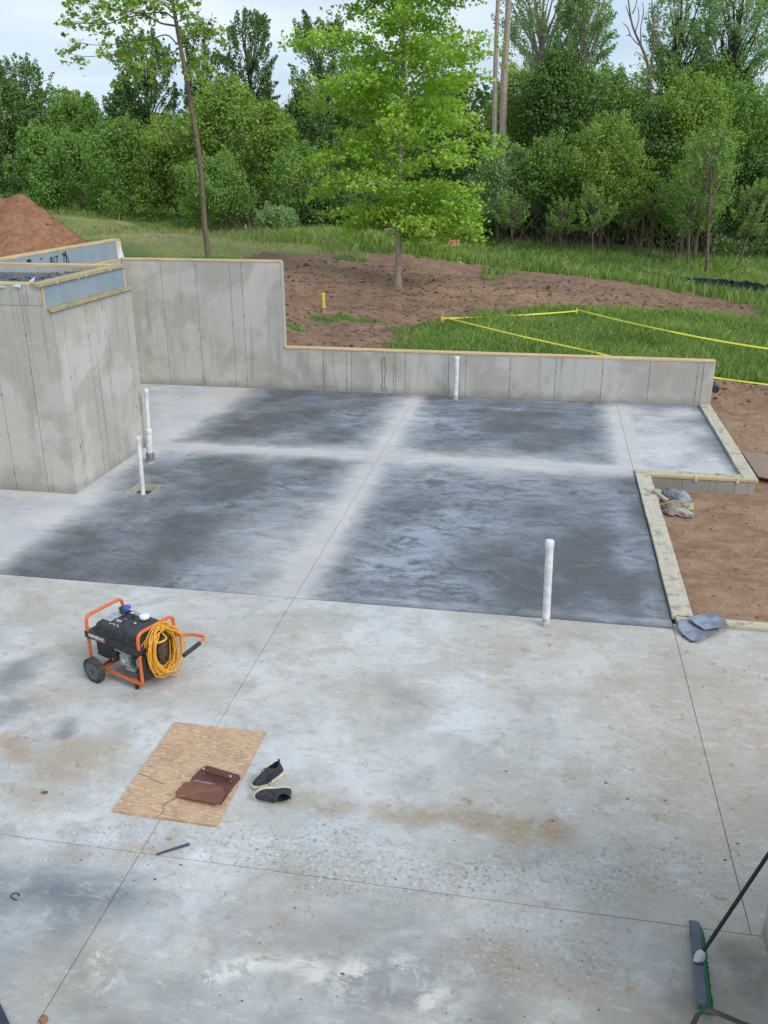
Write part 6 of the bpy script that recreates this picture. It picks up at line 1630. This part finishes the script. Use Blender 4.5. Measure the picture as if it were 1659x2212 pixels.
rock('pale grey low lump of concrete at the right front of the rubble', 1110, 810, .16, .09, .07, (.42, .41, .38), 9, (.28, .25, .22))
rock('flat dark slab of broken concrete at the left front of the rubble', 600, 690, .17, .10, .08, (.15, .16, .16), 12)
rock('small pinkish stone at the front of the rubble', 760, 800, .11, .07, .06, (.34, .26, .22), 15)
q0, q1 = PZ(*z2(330, 250), .10), PZ(*z2(700, 540), rz0+.20)
d_ = q1-q0; pr = empty('broken_plank', tuple(q0*np.array([1, 1, 0])+np.array([0, 0, rz0]))); tag(pr, 'short pinkish offcut plank leaning over the rubble beside the stub wall', 'plank'); og = np.array(pr.location)
dn = d_/np.linalg.norm(d_); sd = np.cross(dn, [0, 0, 1]); sd /= np.linalg.norm(sd); un = np.cross(sd, dn)
V = [tuple(q-og+sd*a*.04+un*b*.018) for q in (q0, q1) for (a, b) in ((-1, -1), (1, -1), (1, 1), (-1, 1))]
mesh_np('plank_body', V, [(0, 1, 2, 3), (7, 6, 5, 4), (0, 4, 5, 1), (1, 5, 6, 2), (2, 6, 7, 3), (3, 7, 4, 0)], simple('pink grey offcut', (.42, .31, .25), .8, scale=10, col2=(.33, .24, .19)), pr)
q0, q1 = PZ(*z2(490, 640), rz0+.13), PZ(*z2(900, 530), rz0+.22); o = MB().tube([(0, 0, 0), tuple(q1-q0)], .012, 6).build('stick', stakem); o.location = tuple(q0); tag(o, 'thin pale stick lying across the rubble lumps', 'stick')
q0, q1 = PZ(*z2(230, 320), rz0+.07), PZ(*z2(860, 365), rz0+.07); o = MB().tube([(0, 0, 0), tuple(q1-q0)], .040, 12).build('drain_pipe', M['pvc'], smooth=True); o.location = tuple(q0); tag(o, 'white drain pipe lying at the foot of the stub wall behind the rubble', 'pipe')
q0 = PZ(*z2(400, 640), rz0); o = MB().lathe([(.052, 0), (.055, .02), (.055, .19), (.064, .195), (.064, .24), (.045, .242)], n=18).build('pipe_stub', simple('pale green pipe', (.30, .40, .34), .5), smooth=True); o.location = tuple(q0); tag(o, 'pale green pipe stub standing between kerb and rubble', 'pipe')
q0 = PZ(*z2(960, 330), rz0+.06); o = MB().tube([(-.06, 0, 0), (.07, .01, .0)], .036, 10).build('pipe_fitting', simple('grey metal fitting', (.32, .32, .34), .4, metal=.5), smooth=True); o.location = tuple(q0); tag(o, 'small grey metal fitting at the end of the white drain pipe', 'fitting')
q0 = PZ(*z2(1320, 730), rz0+.03); o = MB().add([(-.05, 0, 0), (.05, .02, 0), (.045, .05, .11), (-.03, .02, .10), (0, .06, 0)], [(0, 1, 2, 3), (1, 4, 2), (4, 0, 3), (3, 2, 4)]).build('wood_chip', simple('pale green chip', (.45, .45, .27), .8)); o.location = tuple(q0-np.array([0, 0, .03])); tag(o, 'pale greenish wood chip standing up in the dirt right of the rubble', 'wood chip')
# plywood sheet outside the stub wall, at the right edge
zz = -.16; P4 = [PZ(u, v, zz) for u, v in ((1598, 970), (1635, 966), (1700, 970), (1740, 1045), (1659, 1034), (1638, 1030))]
q0 = sum(P4)/6; o = MB().prism([(p[0]-q0[0], p[1]-q0[1]) for p in reversed(P4)], 0, .02).build('plywood_sheet', rust_mat('muddy plywood', (.32, .20, .14), (.24, .17, .14), (.16, .15, .14))); o.location = (q0[0], q0[1], zz-.01); tag(o, 'mud smeared plywood sheet lying on the dirt outside the stub wall', 'plywood')
# black pipe end beyond the wall end
p = PY(1543, 832, 19.3); o = MB().lathe([(.07, -.25), (.085, -.2), (.085, .2), (.07, .25)], (0, 0, 0), 'y', 16).build('corrugated_pipe', blackp, smooth=True); o.location = (3.53, 19.15, float(p[2])); tag(o, 'black drain pipe end just past the right end of the low wall', 'pipe')
# clods, chips and sticks on the bare soil
rs = np.random.RandomState(91); V = []; F = []; n = 5200
x = rs.uniform(-9, 9, n); y = rs.uniform(19.3, 34, n); m = tmasks(x, y)[0]; k = (m > .6) & (rs.uniform(0, 1, n) < .9); x, y = x[k], y[k]
x2 = rs.uniform(1.95, 9, 1400); y2 = rs.uniform(9.3, 19, 1400); kk = (y2 < 13.9) | (x2 > 3.55); x = np.concatenate([x, x2[kk]]); y = np.concatenate([y, y2[kk]])
z = gz(x, y); s = np.where(y > 19.2, rs.uniform(.02, .075, len(x)), rs.uniform(.008, .026, len(x)))
ico_ = np.concatenate([ico]*1); VV = []
for i_ in range(len(x)):
    q = ico*(s[i_]*rs.uniform(.5, 1.4, 3)*np.array([1, 1, .55])); VV.append(q+np.array([x[i_], y[i_], z[i_]]))
VV = np.concatenate(VV); FF = (np.arange(len(x))[:, None, None]*7+np.array(icf)[None]).reshape(-1, 3)
tag(mesh_np('soil_clods', VV, FF, simple('soil clods', (.22, .135, .085), .95, scale=2.5, col2=(.10, .06, .042))), 'clods of soil strewn over the bare ground', 'soil', kind='stuff')
mb = MB(); rn = random.Random(31)
XX, YY = rs.uniform(-7.5, 8, 900), rs.uniform(20, 33, 900); DM = tmasks(XX, YY)[0]; ZZ = gz(XX, YY)
for xx, yy, zz, dm in zip(XX, YY, ZZ, DM):
    if dm < .6: continue
    L_ = rn.uniform(.06, .4); a = rn.gauss(0, .6); mb.tube([(xx, yy, zz+.015), (xx+L_*math.cos(a), yy+L_*math.sin(a), zz+rn.uniform(.0, .06))], rn.uniform(.005, .014), 4, True, .004)
tag(mb.build('wood_chips', simple('pale splintered wood', (.42, .32, .24), .9, scale=.9, col2=(.20, .13, .09))), 'sticks and splinters of cleared wood scattered over the bare soil', 'wood chips', kind='stuff')
